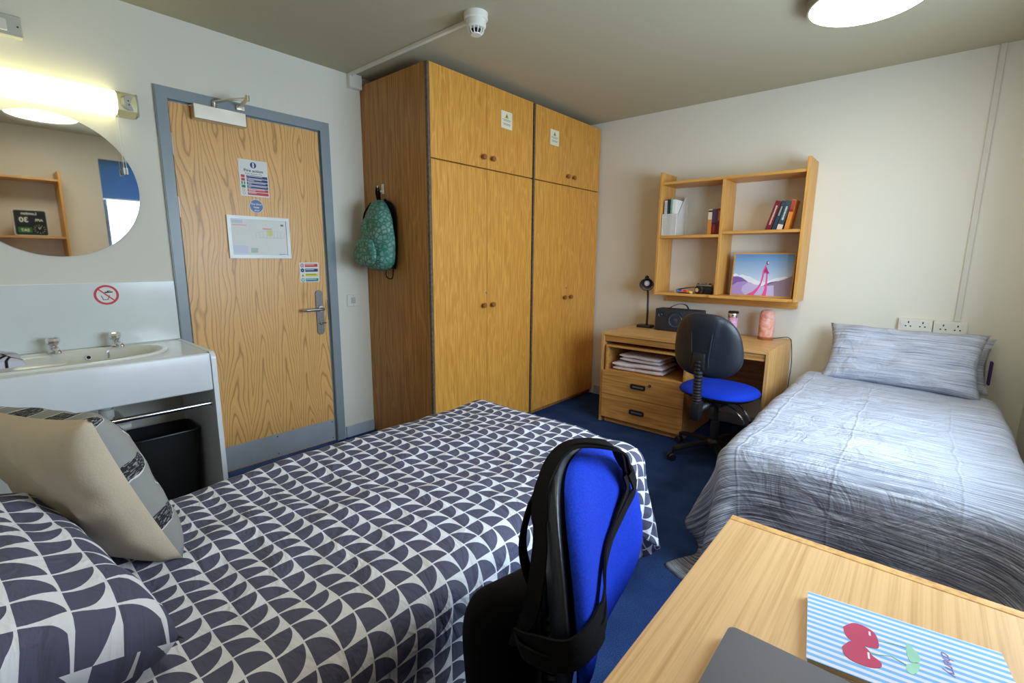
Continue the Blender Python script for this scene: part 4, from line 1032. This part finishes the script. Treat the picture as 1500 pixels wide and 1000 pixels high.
# ------------------------------------------------------------------ tote bag on the near chair
tt = thing('tote_bag', 'black cotton tote bag hanging from the chair back by its straps', 'bag', (2.50, 1.0, .25))
bm = lens(.165, .225, .050, p=8, pw=5, back=1.0, n=80)
for v_ in bm.verts:
    z = v_.co.z; v_.co.x += .018*nz(z*6, v_.co.y*20, 1); v_.co.y += .016*nz(v_.co.x*9, z*7, 4)
    if z > 0: v_.co.z += .075*(v_.co.x/.165)*z/.225
MC = Matrix.Translation(_c2.location) @ Matrix.Rotation(_c2.rotation_euler.z, 4, 'Z')
bm.transform(MC @ Matrix.Translation((.018, -.382, .480)))
obj('bag_body', bm, M['blackfab'], tt, sharp=80)
ysf = lambda x, z: -.189+.045*(x/.2)**2-.105*(z-.80)
def strap(pts, w):
    P3 = [Vector((x, ysf(x, z) if y is None else y, z)) for x, y, z in pts]
    P3 = spline(P3, 8); c = Vector((.0, -.24, .80))
    nn = [Vector(((p.x)*.6 if abs(p.x) > .16 else 0, p.y-c.y, (p.z-c.z)*(1 if p.z > .93 else 0))).normalized() for p in P3]
    bm = ribbon(B(), P3, nn, w, .004); bm.transform(MC); obj('strap', bm, M['blackfab'], tt)
strap([(.13, -.325, .69), (.195, -.270, .79), (.180, -.262, .89), (.12, -.285, .970), (.03, -.272, 1.010), (-.035, -.205, 1.000), (-.095, None, .950), (-.128, None, .885), (-.085, None, .858), (.03, None, .830), (.15, None, .806), (.226, -.185, .788), (.222, -.25, .765), (.15, -.325, .69)], .028)
strap([(.03, -.335, .69), (.11, -.325, .85), (.09, -.300, .965), (.02, -.278, 1.012), (-.03, -.210, 1.006), (-.078, None, .950), (-.098, None, .895), (-.04, None, .852), (.06, None, .815), (.16, None, .782), (.228, -.190, .758), (.220, -.27, .738), (.12, -.33, .68)], .026)

# ------------------------------------------------------------------ cloth relaxation for the duvets
def drape(x0, x1, y0, y1, nx, ny, box_, zt, wall_x=None, iters=260, seed=1, r=.05, bumps=.012, pull=None):
    """small position-based cloth: a sheet x0..x1, y0..y1 falls over the box (bx0,bx1,by0,by1) with top zt"""
    rng = np.random.RandomState(seed)
    X, Y = np.meshgrid(np.linspace(x0, x1, nx), np.linspace(y0, y1, ny), indexing='ij')
    hx, hy = (x1-x0)/(nx-1), (y1-y0)/(ny-1)
    P = np.stack([X, Y, np.full_like(X, zt+.03)], -1); P[..., 2] += rng.randn(nx, ny)*.002
    V = np.zeros_like(P)
    bx0, bx1, by0, by1 = box_
    cx, cy, hw, hh = (bx0+bx1)/2, (by0+by1)/2, (bx1-bx0)/2, (by1-by0)/2
    ph = rng.rand(6)*6.28
    def topz(x, y):
        return zt + bumps*(np.sin(5*x+ph[0]+2*np.sin(2.2*y))*.5 + np.sin(7*y+ph[1]+1.5*np.sin(3*x))*.35 + np.sin(11*x-6*y+ph[2])*.3)
    def con(A, Bv, L, k=.5, comp=1.0):
        d = Bv-A; l = np.linalg.norm(d, axis=-1, keepdims=True)+1e-9
        e_ = (l-L); e_ = np.where(e_ < 0, e_*comp, e_)
        c = d/l*e_*k*.5; return c
    dt = .016
    for it in range(iters):
        V[..., 2] -= 9.8*dt; V *= .965
        Q = P+V*dt
        for _ in range(14):
            for (sl1, sl2, L, k, cmp_) in (
                ((slice(0, -1, 2), slice(None)), (slice(1, None, 2), slice(None)), hx, 1, .8), ((slice(1, -1, 2), slice(None)), (slice(2, None, 2), slice(None)), hx, 1, .8),
                ((slice(None), slice(0, -1, 2)), (slice(None), slice(1, None, 2)), hy, 1, .8), ((slice(None), slice(1, -1, 2)), (slice(None), slice(2, None, 2)), hy, 1, .8),
                ((slice(0, -1), slice(0, -1)), (slice(1, None), slice(1, None)), math.hypot(hx, hy), .25, .5), ((slice(1, None), slice(0, -1)), (slice(0, -1), slice(1, None)), math.hypot(hx, hy), .25, .5),
                ((slice(0, -4), slice(None)), (slice(4, None), slice(None)), 4*hx, .10, .5), ((slice(None), slice(0, -4)), (slice(None), slice(4, None)), 4*hy, .10, .5)):
                A = Q[sl1]; Bv = Q[sl2]; m_ = min(A.shape[0], Bv.shape[0]); q_ = min(A.shape[1], Bv.shape[1])
                c = con(A[:m_, :q_], Bv[:m_, :q_], L, k, cmp_)
                A[:m_, :q_] += c; Bv[:m_, :q_] -= c
            # rounded box collision
            x, y, z = Q[..., 0], Q[..., 1], Q[..., 2]
            tz = topz(x, y)
            dx = np.abs(x-cx)-(hw-r); dy = np.abs(y-cy)-(hh-r); dz = z-(tz-r)
            ox, oy, oz = np.maximum(dx, 0), np.maximum(dy, 0), np.maximum(dz, 0)
            dist = np.sqrt(ox**2+oy**2+oz**2)
            inside = (dx < r) & (dy < r) & (dz < r) & ((dist < r))
            corner = inside & (dist > 1e-6)
            s = np.where(corner, r/np.maximum(dist, 1e-6), 1)
            nxp = np.where(corner & (dx > 0), cx+np.sign(x-cx)*(hw-r+ox*s), x)
            nyp = np.where(corner & (dy > 0), cy+np.sign(y-cy)*(hh-r+oy*s), y)
            nzp = np.where(corner & (dz > 0), tz-r+oz*s, z)
            deep = inside & ~corner
            nzp = np.where(deep, tz, nzp)
            Q[..., 0], Q[..., 1], Q[..., 2] = nxp, nyp, np.maximum(nzp, .012)
            if wall_x: Q[..., 0] = np.minimum(Q[..., 0], wall_x)
        touch = (np.abs(Q[..., 0]-cx) < hw+.004) & (np.abs(Q[..., 1]-cy) < hh+.004) & (Q[..., 2] < topz(Q[..., 0], Q[..., 1])+.004) & (Q[..., 2] > zt-.10)
        Q[..., :2] = np.where(touch[..., None], P[..., :2]+(Q[..., :2]-P[..., :2])*.35, Q[..., :2])
        V = (Q-P)/dt; 
        sp_ = np.linalg.norm(V, axis=-1, keepdims=True); V = np.where(sp_ > 2.5, V/sp_*2.5, V)
        P = Q
    return P

def cloth_obj(name, P, mat, uv0, duv, thick, sub=1, parent=None, origin=None, wrinkle=.004, ws=7, seed=0):
    nx, ny = P.shape[:2]
    bm = B(); G = [[bm.verts.new(P[i, j]) for j in range(ny)] for i in range(nx)]
    uvl = bm.loops.layers.uv.new('UVMap')
    for i in range(nx-1):
        for j in range(ny-1):
            f = bm.faces.new((G[i][j], G[i+1][j], G[i+1][j+1], G[i][j+1]))
            for lp_, (a, b) in zip(f.loops, ((i, j), (i+1, j), (i+1, j+1), (i, j+1))): lp_[uvl].uv = (uv0[0]+a*duv[0], uv0[1]+b*duv[1])
    bm.normal_update()
    for i in range(nx):
        for j in range(ny):
            v_ = G[i][j]; a, b = i*duv[0], j*duv[1]
            v_.co += v_.normal*wrinkle*(nz(a*ws+seed, b*ws*.7, seed)+.5*nz(a*ws*2.3, b*ws*2, seed+3))
    for f in bm.faces: f.smooth = True
    me = bpy.data.meshes.new(name); bm.to_mesh(me); bm.free(); me.materials.append(mat)
    o = bpy.data.objects.new(name, me); COL.objects.link(o)
    if origin:
        me.transform(Matrix.Translation(-Vector(origin))); o.location = origin
    sb_ = o.modifiers.new('s', 'SUBSURF'); sb_.levels = sub; sb_.render_levels = sub
    so_ = o.modifiers.new('t', 'SOLIDIFY'); so_.thickness = thick; so_.offset = -1
    return o

# ------------------------------------------------------------------ beds
def make_bed(x0, x1, y0, y1, label, mlabel, zb=.30, zm=.525):
    b = thing('bed', label, 'bed', ((x0+x1)/2, (y0+y1)/2, 0))
    obj('bed_base', bx((x0, y0, .14), (x1, y1, zb), .01, 2), plain('divan_fabric', lin(176, 182, 196), .9), b)
    for x in (x0+.07, x1-.07):
        for y in (y0+.09, y1-.09): obj('leg', cyl(B(), (x, y, .0), (x, y, .14), .022, 12, .026), M['black'], b)
    m_ = tag(obj('mattress', bx((x0, y0, zb+.002), (x1, y1, zm), .035, 3), M['sheet'], origin=((x0+x1)/2, (y0+y1)/2, zb)), mlabel, 'mattress')
    return b
make_bed(1.33, 2.27, -.10, 2.03, 'single bed under the quarter circle patterned duvet', 'mattress with white sheet under the quarter circle patterned duvet')
make_bed(2.56, 3.46, 2.27, 4.24, 'single bed under the grey streaked duvet', 'mattress with white sheet under the grey streaked duvet')
def valance(x0, x1, y0, y1, z0, z1, sides, label, amp=.012):
    bm = B(); path = []
    segs = {'x1': ((x1, y0), (x1, y1), (1, 0)), 'y1': ((x1, y1), (x0, y1), (0, 1)), 'y0': ((x1, y0), (x0, y0), (0, -1)), 'x0': ((x0, y0), (x0, y1), (-1, 0))}
    for s_ in sides:
        (ax, ay), (bx_, by_), n_ = segs[s_]; L_ = math.hypot(bx_-ax, by_-ay); k = int(L_/.02)
        for i in range(k+1):
            t = i/k; path.append((ax+(bx_-ax)*t, ay+(by_-ay)*t, n_))
    rows = 8; G = []
    for q, (x, y, n_) in enumerate(path):
        ph_ = q*.02
        row = []
        for j in range(rows+1):
            h_ = j/rows; off = (1-h_)*(amp*math.sin(ph_*38+2*math.sin(ph_*5))+amp*.6*math.sin(ph_*17))+.010
            row.append(bm.verts.new((x+n_[0]*(off+.012*(1-h_)), y+n_[1]*(off+.012*(1-h_)), z0+(z1-z0)*h_+.006*math.sin(ph_*9)*(1-h_))))
        G.append(row)
    for A, C in zip(G, G[1:]):
        for j in range(rows): bm.faces.new((A[j], C[j], C[j+1], A[j+1]))
    o = tag(obj('valance_sheet', bm, M['sheet'], origin=(x1, (y0+y1)/2, z0), sharp=80), label, 'sheet')
    so_ = o.modifiers.new('t', 'SOLIDIFY'); so_.thickness = .003
    return o
valance(1.33, 2.290, .0, 2.06, .06, .40, ('x1', 'y1'), 'white sheet hanging below the quarter circle patterned duvet', .008)
valance(2.56, 3.46, 2.27, 4.20, .10, .40, ('y0',), 'white sheet hanging at the foot of the grey streaked bed')

M['quarter'] = quarter_mat('quarter_disc_cotton')
M['quarter_p'] = quarter_mat('quarter_disc_pillowcase', .062)
P = drape(1.04, 2.58, .12, 2.24, 65, 88, (1.29, 2.32, -.3, 2.09), .562, seed=3, iters=150, bumps=.012, r=.085)
o = cloth_obj('duvet', P, M['quarter'], (0, 0), (1.54/64, 2.12/87), .018, 1, origin=(1.8, 1.1, .5), seed=2, wrinkle=.009, ws=8)
tag(o, 'white duvet with dark grey quarter circle pattern on the bed nearer the door', 'duvet')
P = drape(2.25, 3.80, 1.92, 4.05, 65, 89, (2.515, 3.50, 2.225, 4.6), .562, wall_x=W-.03, seed=8, iters=150, bumps=.010, r=.07)
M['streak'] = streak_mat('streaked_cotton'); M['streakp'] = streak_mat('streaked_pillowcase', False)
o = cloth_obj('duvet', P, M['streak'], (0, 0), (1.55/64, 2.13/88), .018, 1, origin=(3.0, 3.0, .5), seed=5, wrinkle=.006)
tag(o, 'grey streaked duvet darkening towards the foot on the bed by the far wall', 'duvet')

# ------------------------------------------------------------------ pillows
def pillow(name, mat, w, h, t, Mx, label, cat='pillow', seed=0, wr=.010, n=40, pinch=.09, uvs=1.0, back_mat=None, piping=None):
    bm = B(); uvl = bm.loops.layers.uv.new('UVMap')
    def pt(i, j, sd):
        u, v_ = 2*i/n-1, 2*j/n-1
        e_ = (max(0, 1-u**4)*max(0, 1-v_**4))**.5
        x = u*w/2*(1-pinch*(1-v_*v_)*abs(u)**3); y = v_*h/2*(1-pinch*(1-u*u)*abs(v_)**3)
        z = sd*t/2*e_**.85 + wr*e_**.5*(nz(u*2.4+seed, v_*2.2, sd*2+seed)+.6*nz(u*5+seed, v_*4.4, sd))
        z += wr*.9*math.sin((math.atan2(v_, u))*14+seed)*max(0, math.hypot(u, v_)-.62)*e_**.4
        return (x, y, z)
    top = [[bm.verts.new(pt(i, j, 1)) for j in range(n+1)] for i in range(n+1)]
    bot = [[top[i][j] if i in (0, n) or j in (0, n) else bm.verts.new(pt(i, j, -1)) for j in range(n+1)] for i in range(n+1)]
    for G, sd in ((top, 1), (bot, -1)):
        for i in range(n):
            for j in range(n):
                idx = ((i, j), (i+1, j), (i+1, j+1), (i, j+1))
                f = bm.faces.new([G[a][b] for a, b in idx])
                for lp_, (a, b) in zip(f.loops, idx): lp_[uvl].uv = (a/n*w*uvs, b/n*h*uvs+(0 if sd > 0 else 5))
                f.material_index = 0 if sd > 0 or back_mat is None else 1
    if piping:
        pass
    bm.transform(Mx)
    o_ = Mx.translation.copy()
    o = obj(name, bm, mat, origin=o_, sharp=85)
    if back_mat: o.data.materials.append(back_mat)
    tag(o, label, cat)
    return o
RX = lambda d: Matrix.Rotation(math.radians(d), 4, 'X'); RY = lambda d: Matrix.Rotation(math.radians(d), 4, 'Y'); RZ = lambda d: Matrix.Rotation(math.radians(d), 4, 'Z'); TR = lambda *p: Matrix.Translation(p)
pillow('pillow', M['quarter_p'], .80, .52, .23, TR(1.80, .155, .690) @ RZ(7) @ RX(-12) , 'quarter circle patterned pillow at the head of the bed, cushion against it', seed=1.7, wr=.014)
# cushion: cream back to the camera, printed face to the foot
m = N('fish_print_cotton', .8, 0, .2)
sep = m.n('SeparateXYZ', {0: m.co('UV')})
U_, V_ = sep.outputs[0], sep.outputs[1]
nrow = m.math('FLOOR', m.math('DIVIDE', V_, .078))
su = m.math('FRACT', m.math('ADD', m.math('DIVIDE', U_, .150), m.math('MULTIPLY', nrow, .5)))
sv = m.math('FRACT', m.math('DIVIDE', V_, .078))
wv = m.math('MULTIPLY', m.math('SUBTRACT', m.noise(m.co('UV'), 26, 3), .5), .5)
dx_ = m.math('DIVIDE', m.math('SUBTRACT', su, .5), .27); dy_ = m.math('DIVIDE', m.math('ADD', m.math('SUBTRACT', sv, .5), m.math('MULTIPLY', wv, 1.3)), .26)
dd = m.math('ADD', m.math('POWER', dx_, 2), m.math('POWER', dy_, 2))
body = m.math('LESS_THAN', dd, 1); rim = m.math('MULTIPLY', m.math('LESS_THAN', dd, 1.28), m.math('GREATER_THAN', m.math('SUBTRACT', .5, sv), -.05))
speck = m.math('GREATER_THAN', m.noise(m.co('UV', scale=(1, 1, 1)), 260, 2), .56)
base = m.mix(rim, lin(150, 150, 146), lin(214, 216, 214))
fishc = m.mix(speck, lin(44, 46, 50), lin(140, 142, 142))
m.color(m.mix(body, base, fishc))
cream = plain('cream_canvas', lin(206, 192, 168), .85, spec=.15, bump=.3)
# axes of the leaning cushion
cw = Vector((-.42, -.15, -.03)).normalized(); cu_ = Vector((-.13, -.16, .31)); cu_ = (cu_-cw*cu_.dot(cw)).normalized(); cn = cw.cross(cu_)
Mc = Matrix((cw, cu_, cn)).transposed().to_4x4(); Mc.translation = Vector((1.555, .412, .750))
pillow('cushion', m.m, .45, .43, .16, Mc, 'scatter cushion with grey creature print front and cream back leaning on the pillow', 'cushion', seed=4.1, wr=.007, pinch=.07, back_mat=cream)
# far bed pillows
pillow('pillow', M['streakp'], .78, .40, .15, TR(3.03, 4.035, .722) @ RZ(-2.0) @ RX(62), 'front grey streaked pillow leaning against the far wall', seed=2.3, wr=.016)
pb = pillow('pillow', M['streakp'], .72, .34, .07, TR(3.10, 4.185, .705) @ RZ(-1) @ RX(72), 'rear grey pillow with purple edge behind the front streaked pillow', seed=6.6, wr=.010)
obj('purple_lining', bx((3.445, 4.15, .60), (3.458, 4.20, .74), .004), plain('purple_cotton', lin(60, 40, 110), .8), pb)

# ------------------------------------------------------------------ laptop and notebook on the near desk
ZN = .7402
lt = thing('laptop', 'closed dark grey laptop on the desk beside the striped notebook', 'laptop', (3.04, .86, ZN), math.radians(-1.5))
obj('laptop_base', prism(B(), Fr((0, 0, ZN), (1, 0, 0), (0, 1, 0)), rrect(2.935, .745, 3.26, .984, .010), .0015, .011), M['shell'], lt)
obj('laptop_lid', prism(B(), Fr((0, 0, ZN), (1, 0, 0), (0, 1, 0)), rrect(2.934, .744, 3.261, .986, .011), .012, .0185), plain('laptop_grey', lin(96, 98, 106), .42, .4), lt)
for x in (2.96, 3.21):
    for y in (.76, .95): obj('rubber_foot', bx((x, y, ZN), (x+.02, y+.006, ZN+.0016)), M['black'], lt)
a_ = math.radians(8.6)
FN = Fr((3.0102, 1.1670, ZN), (math.cos(a_), math.sin(a_), 0), (-math.sin(a_), math.cos(a_), 0))
nw, nh = .243, .166
nb = thing('striped_notebook', 'blue and white striped notebook with red cherries on the near desk', 'notebook', FN(nw/2, -nh/2, 0))
stp = N('striped_cover', .45); tc_ = stp.n('SeparateXYZ', {0: stp.co(rot=(0, 0, -a_))})
f = stp.math('MULTIPLY', stp.math('ADD', stp.math('SINE', stp.math('MULTIPLY', tc_.outputs[1], 2*PI/.0125)), 1), .5)
stp.color(stp.ramp(f, [(.35, lin(218, 224, 240)), (.65, lin(118, 178, 232))]))
obj('page_block', prism(B(), FN, rect(.002, -nh+.002, nw-.002, -.002), .0006, .010), M['pages'], nb)
obj('back_cover', prism(B(), FN, rect(0, -nh, nw, 0), 0, .0006), M['paper'], nb)
cv = obj('front_cover', prism(B(), FN, rect(0, -nh, nw, 0), .010, .0110), stp.m, nb)
def curvepoly(pts): return [(p.x, p.y) for p in [v_ for v_ in spline([(a, b, 0) for a, b in pts+pts[:1]], 6)[:-1]]]
chm = plain('cherry_red', lin(186, 48, 92), .4, nz_=.1); chw = plain('cherry_shine', lin(250, 226, 236), .4)
# local coordinates (a across, b down-negative) of the drawing
def cpt(px): return px
sh = lambda P_: [(a+.0013, b+.0145) for a, b in P_]
c1 = curvepoly(sh([(.0465, -.0798), (.0606, -.0619), (.0769, -.0615), (.0882, -.0726), (.0897, -.1002), (.0793, -.1076), (.065, -.1082), (.0550, -.1060), (.0486, -.0974)]))
c2 = curvepoly(sh([(.0435, -.1279), (.0535, -.1103), (.0657, -.1043), (.076, -.1151), (.0805, -.125), (.0893, -.1326), (.0874, -.1444), (.0729, -.1521), (.0548, -.1511), (.0451, -.1424)]))
obj('cherry_drawing', prism(B(), FN, c1, .0110, .0114), chm, cv); obj('cherry_drawing', prism(B(), FN, c2, .0110, .0116), chm, cv)
obj('cherry_shine', join(prism(B(), FN, rrect(.0805, -.066, .0830, -.056, .001), .0116, .0118), prism(B(), FN, rrect(.0755, -.120, .0780, -.106, .001), .0116, .0118)), chw, cv)
gm = plain('leaf_green', lin(150, 206, 178), .5, nz_=.2)
obj('leaf_drawing', join(prism(B(), FN, curvepoly(sh([(.1256, -.0677), (.1316, -.0737), (.1382, -.089), (.1346, -.1046), (.125, -.1071), (.1231, -.0885)])), .0110, .0114), prism(B(), FN, curvepoly(sh([(.1193, -.1173), (.1346, -.1046), (.1329, -.1206), (.1247, -.1334), (.1183, -.1293)])), .0110, .0114)), gm, cv)
obj('stem_drawing', join(tube(B(), [FN(a, b, .0112) for a, b in sh([(.09, -.086), (.105, -.0814), (.1237, -.0785)])], .0005, 5), tube(B(), [FN(a, b, .0112) for a, b in sh([(.0782, -.1206), (.0889, -.1173), (.1032, -.1105), (.1201, -.1184)])], .0007, 5)), gm, cv)
FT = Fr(FN(.167, -.044, 0), -FN.u, FN.r)
obj('script_lettering', textbm(FT, 'cherry', 0, 0, .013, .0113, .0004, 'LEFT', .95, 0, .4), plain('lilac_ink', lin(150, 120, 190), .5), cv)

# ------------------------------------------------------------------ shelf and clock on the window wall (seen in the mirror)
def to_right(bm):   # from shelf-wall coordinates (x, depth) to the window wall
    return bm
ws = thing('wall_shelf', 'oak wall shelf over the near desk, seen only in the round mirror', 'shelf', (W-.14, .56, 1.0))
XR0, XR1 = W-.270, W-.002
obj('side_panel', bx((XR0, 1.035, 1.10), (XR1, 1.055, 2.097), .0012), M['shelfZ'], ws)
obj('side_panel', bx((XR0, .030, 1.10), (XR1, .050, 2.097), .0012), M['shelfZ'], ws)
obj('divider', bx((XR0+.004, .548, 1.122), (XR1, .568, 1.9995), .0012), M['shelfZ'], ws)
for z in (2.000, 1.460, 1.10):
    obj('shelf_board', bx((XR0+.004, .050, z), (XR1, 1.035, z+.020), .0012), M['lamY'], ws)
FC = Fr((XR0+.05, .925, 1.4805), (0, -1, 0), (0, 0, 1))
ck = thing('calendar_clock', 'black flip calendar clock reading London 30 APR SAT on the mirrored shelf', 'clock', FC(.118, 0, -.03))
obj('clock_case', prism(B(), FC, rrect(0, 0, .238, .245, .022), -.05, 0), plain('clock_rim', lin(206, 206, 196), .4), ck)
fc = obj('clock_face', prism(B(), FC, rrect(.010, .010, .228, .235, .014), 0, .001), plain('clock_face_black', lin(22, 26, 28), .5), ck)
wt = plain('clock_print', lin(228, 228, 222), .5)
obj('lettering', join(textbm(FC, 'London', .125, .196, .024, .0014, bold=.0008), textbm(FC, 'APR', .062, .138, .022, .0014, bold=.0008), textbm(FC, '30', .165, .128, .044, .0014, bold=.0016)), wt, fc)
gp = obj('green_panel', prism(B(), FC, rect(.118, .030, .210, .080), .001, .0014), plain('clock_green', lin(40, 120, 50), .5), fc)
obj('weekday_lettering', textbm(FC, 'SAT', .164, .042, .024, .0018, bold=.0008), wt, gp)
bm = B()
for k in range(12):
    t = 2*PI*k/12; c, s_ = math.cos(t), math.sin(t)
    tube(bm, [FC(.065+c*.030, .065+s_*.030, .0014), FC(.065+c*.042, .065+s_*.042, .0014)], .0014, 5)
tube(bm, [FC(.065, .065, .0016), FC(.052, .088, .0016)], .002, 6); tube(bm, [FC(.065, .065, .0016), FC(.072, .085, .0016)], .0025, 6)
obj('dial_marks', bm, wt, fc)

# ------------------------------------------------------------------ ceiling lamps
def ceiling_lamp(x, y, label):
    c = thing('ceiling_lamp', label, 'light', (x, y, H-.075), group='ceiling lamps')
    Mz = Matrix.Translation((x, y, 0))
    obj('housing', lathe(B(), [(.225, H), (.238, H-.010), (.240, H-.050), (.236, H-.062), (.228, H-.062)], 64, Mz, False), plain('lamp_housing', lin(150, 148, 128), .5), c)
    obj('diffuser', lathe(B(), [(.228, H-.060), (.215, H-.068), (.15, H-.074), (0, H-.077)], 64, Mz, False), M['lamp'], c)
    return c
ceiling_lamp(2.755, 3.105, 'round glowing ceiling lamp over the bed by the far wall')
ceiling_lamp(2.72, .92, 'round glowing ceiling lamp seen at the top of the round mirror')

# ------------------------------------------------------------------ daylight
wd = bpy.data.worlds.new('world'); SC.world = wd; wd.use_nodes = True
bg = wd.node_tree.nodes['Background']; bg.inputs[0].default_value = (.66, .83, 1.0, 1); bg.inputs[1].default_value = 12.5
pl = bpy.data.lights.new('window_portal', 'AREA'); pl.shape = 'RECTANGLE'; pl.size = WZ1-WZ0; pl.size_y = WY1-WY0; pl.cycles.is_portal = True
po = bpy.data.objects.new('window_portal', pl); COL.objects.link(po); po.location = (W+.25, (WY0+WY1)/2, (WZ0+WZ1)/2); po.rotation_euler = (0, PI/2, 0)

# ------------------------------------------------------------------ camera
cam = bpy.data.cameras.new('camera'); co = bpy.data.objects.new('camera_view', cam); COL.objects.link(co)
cam.sensor_fit = 'HORIZONTAL'; cam.sensor_width = 36; cam.lens = 36*698.64/1500; cam.clip_start = .02
R3 = Matrix(((0.75734935, -0.11946289, 0.64198955), (0.65295607, 0.12591355, -0.74685618), (0.00838642, 0.98482201, 0.17336457)))
co.rotation_euler = R3.to_euler(); co.location = (3.1009, .2667, 1.3178)
SC.camera = co
SC.view_settings.view_transform = 'Standard'; SC.view_settings.look = 'None'; SC.view_settings.gamma = 1; SC.view_settings.use_curve_mapping = False
SC.view_settings.exposure = 0.45
SC.cycles.max_bounces = 10; SC.cycles.diffuse_bounces = 6; SC.cycles.use_denoising = True; SC.cycles.sample_clamp_indirect = 8
SC.cycles.caustics_reflective = False; SC.cycles.caustics_refractive = False
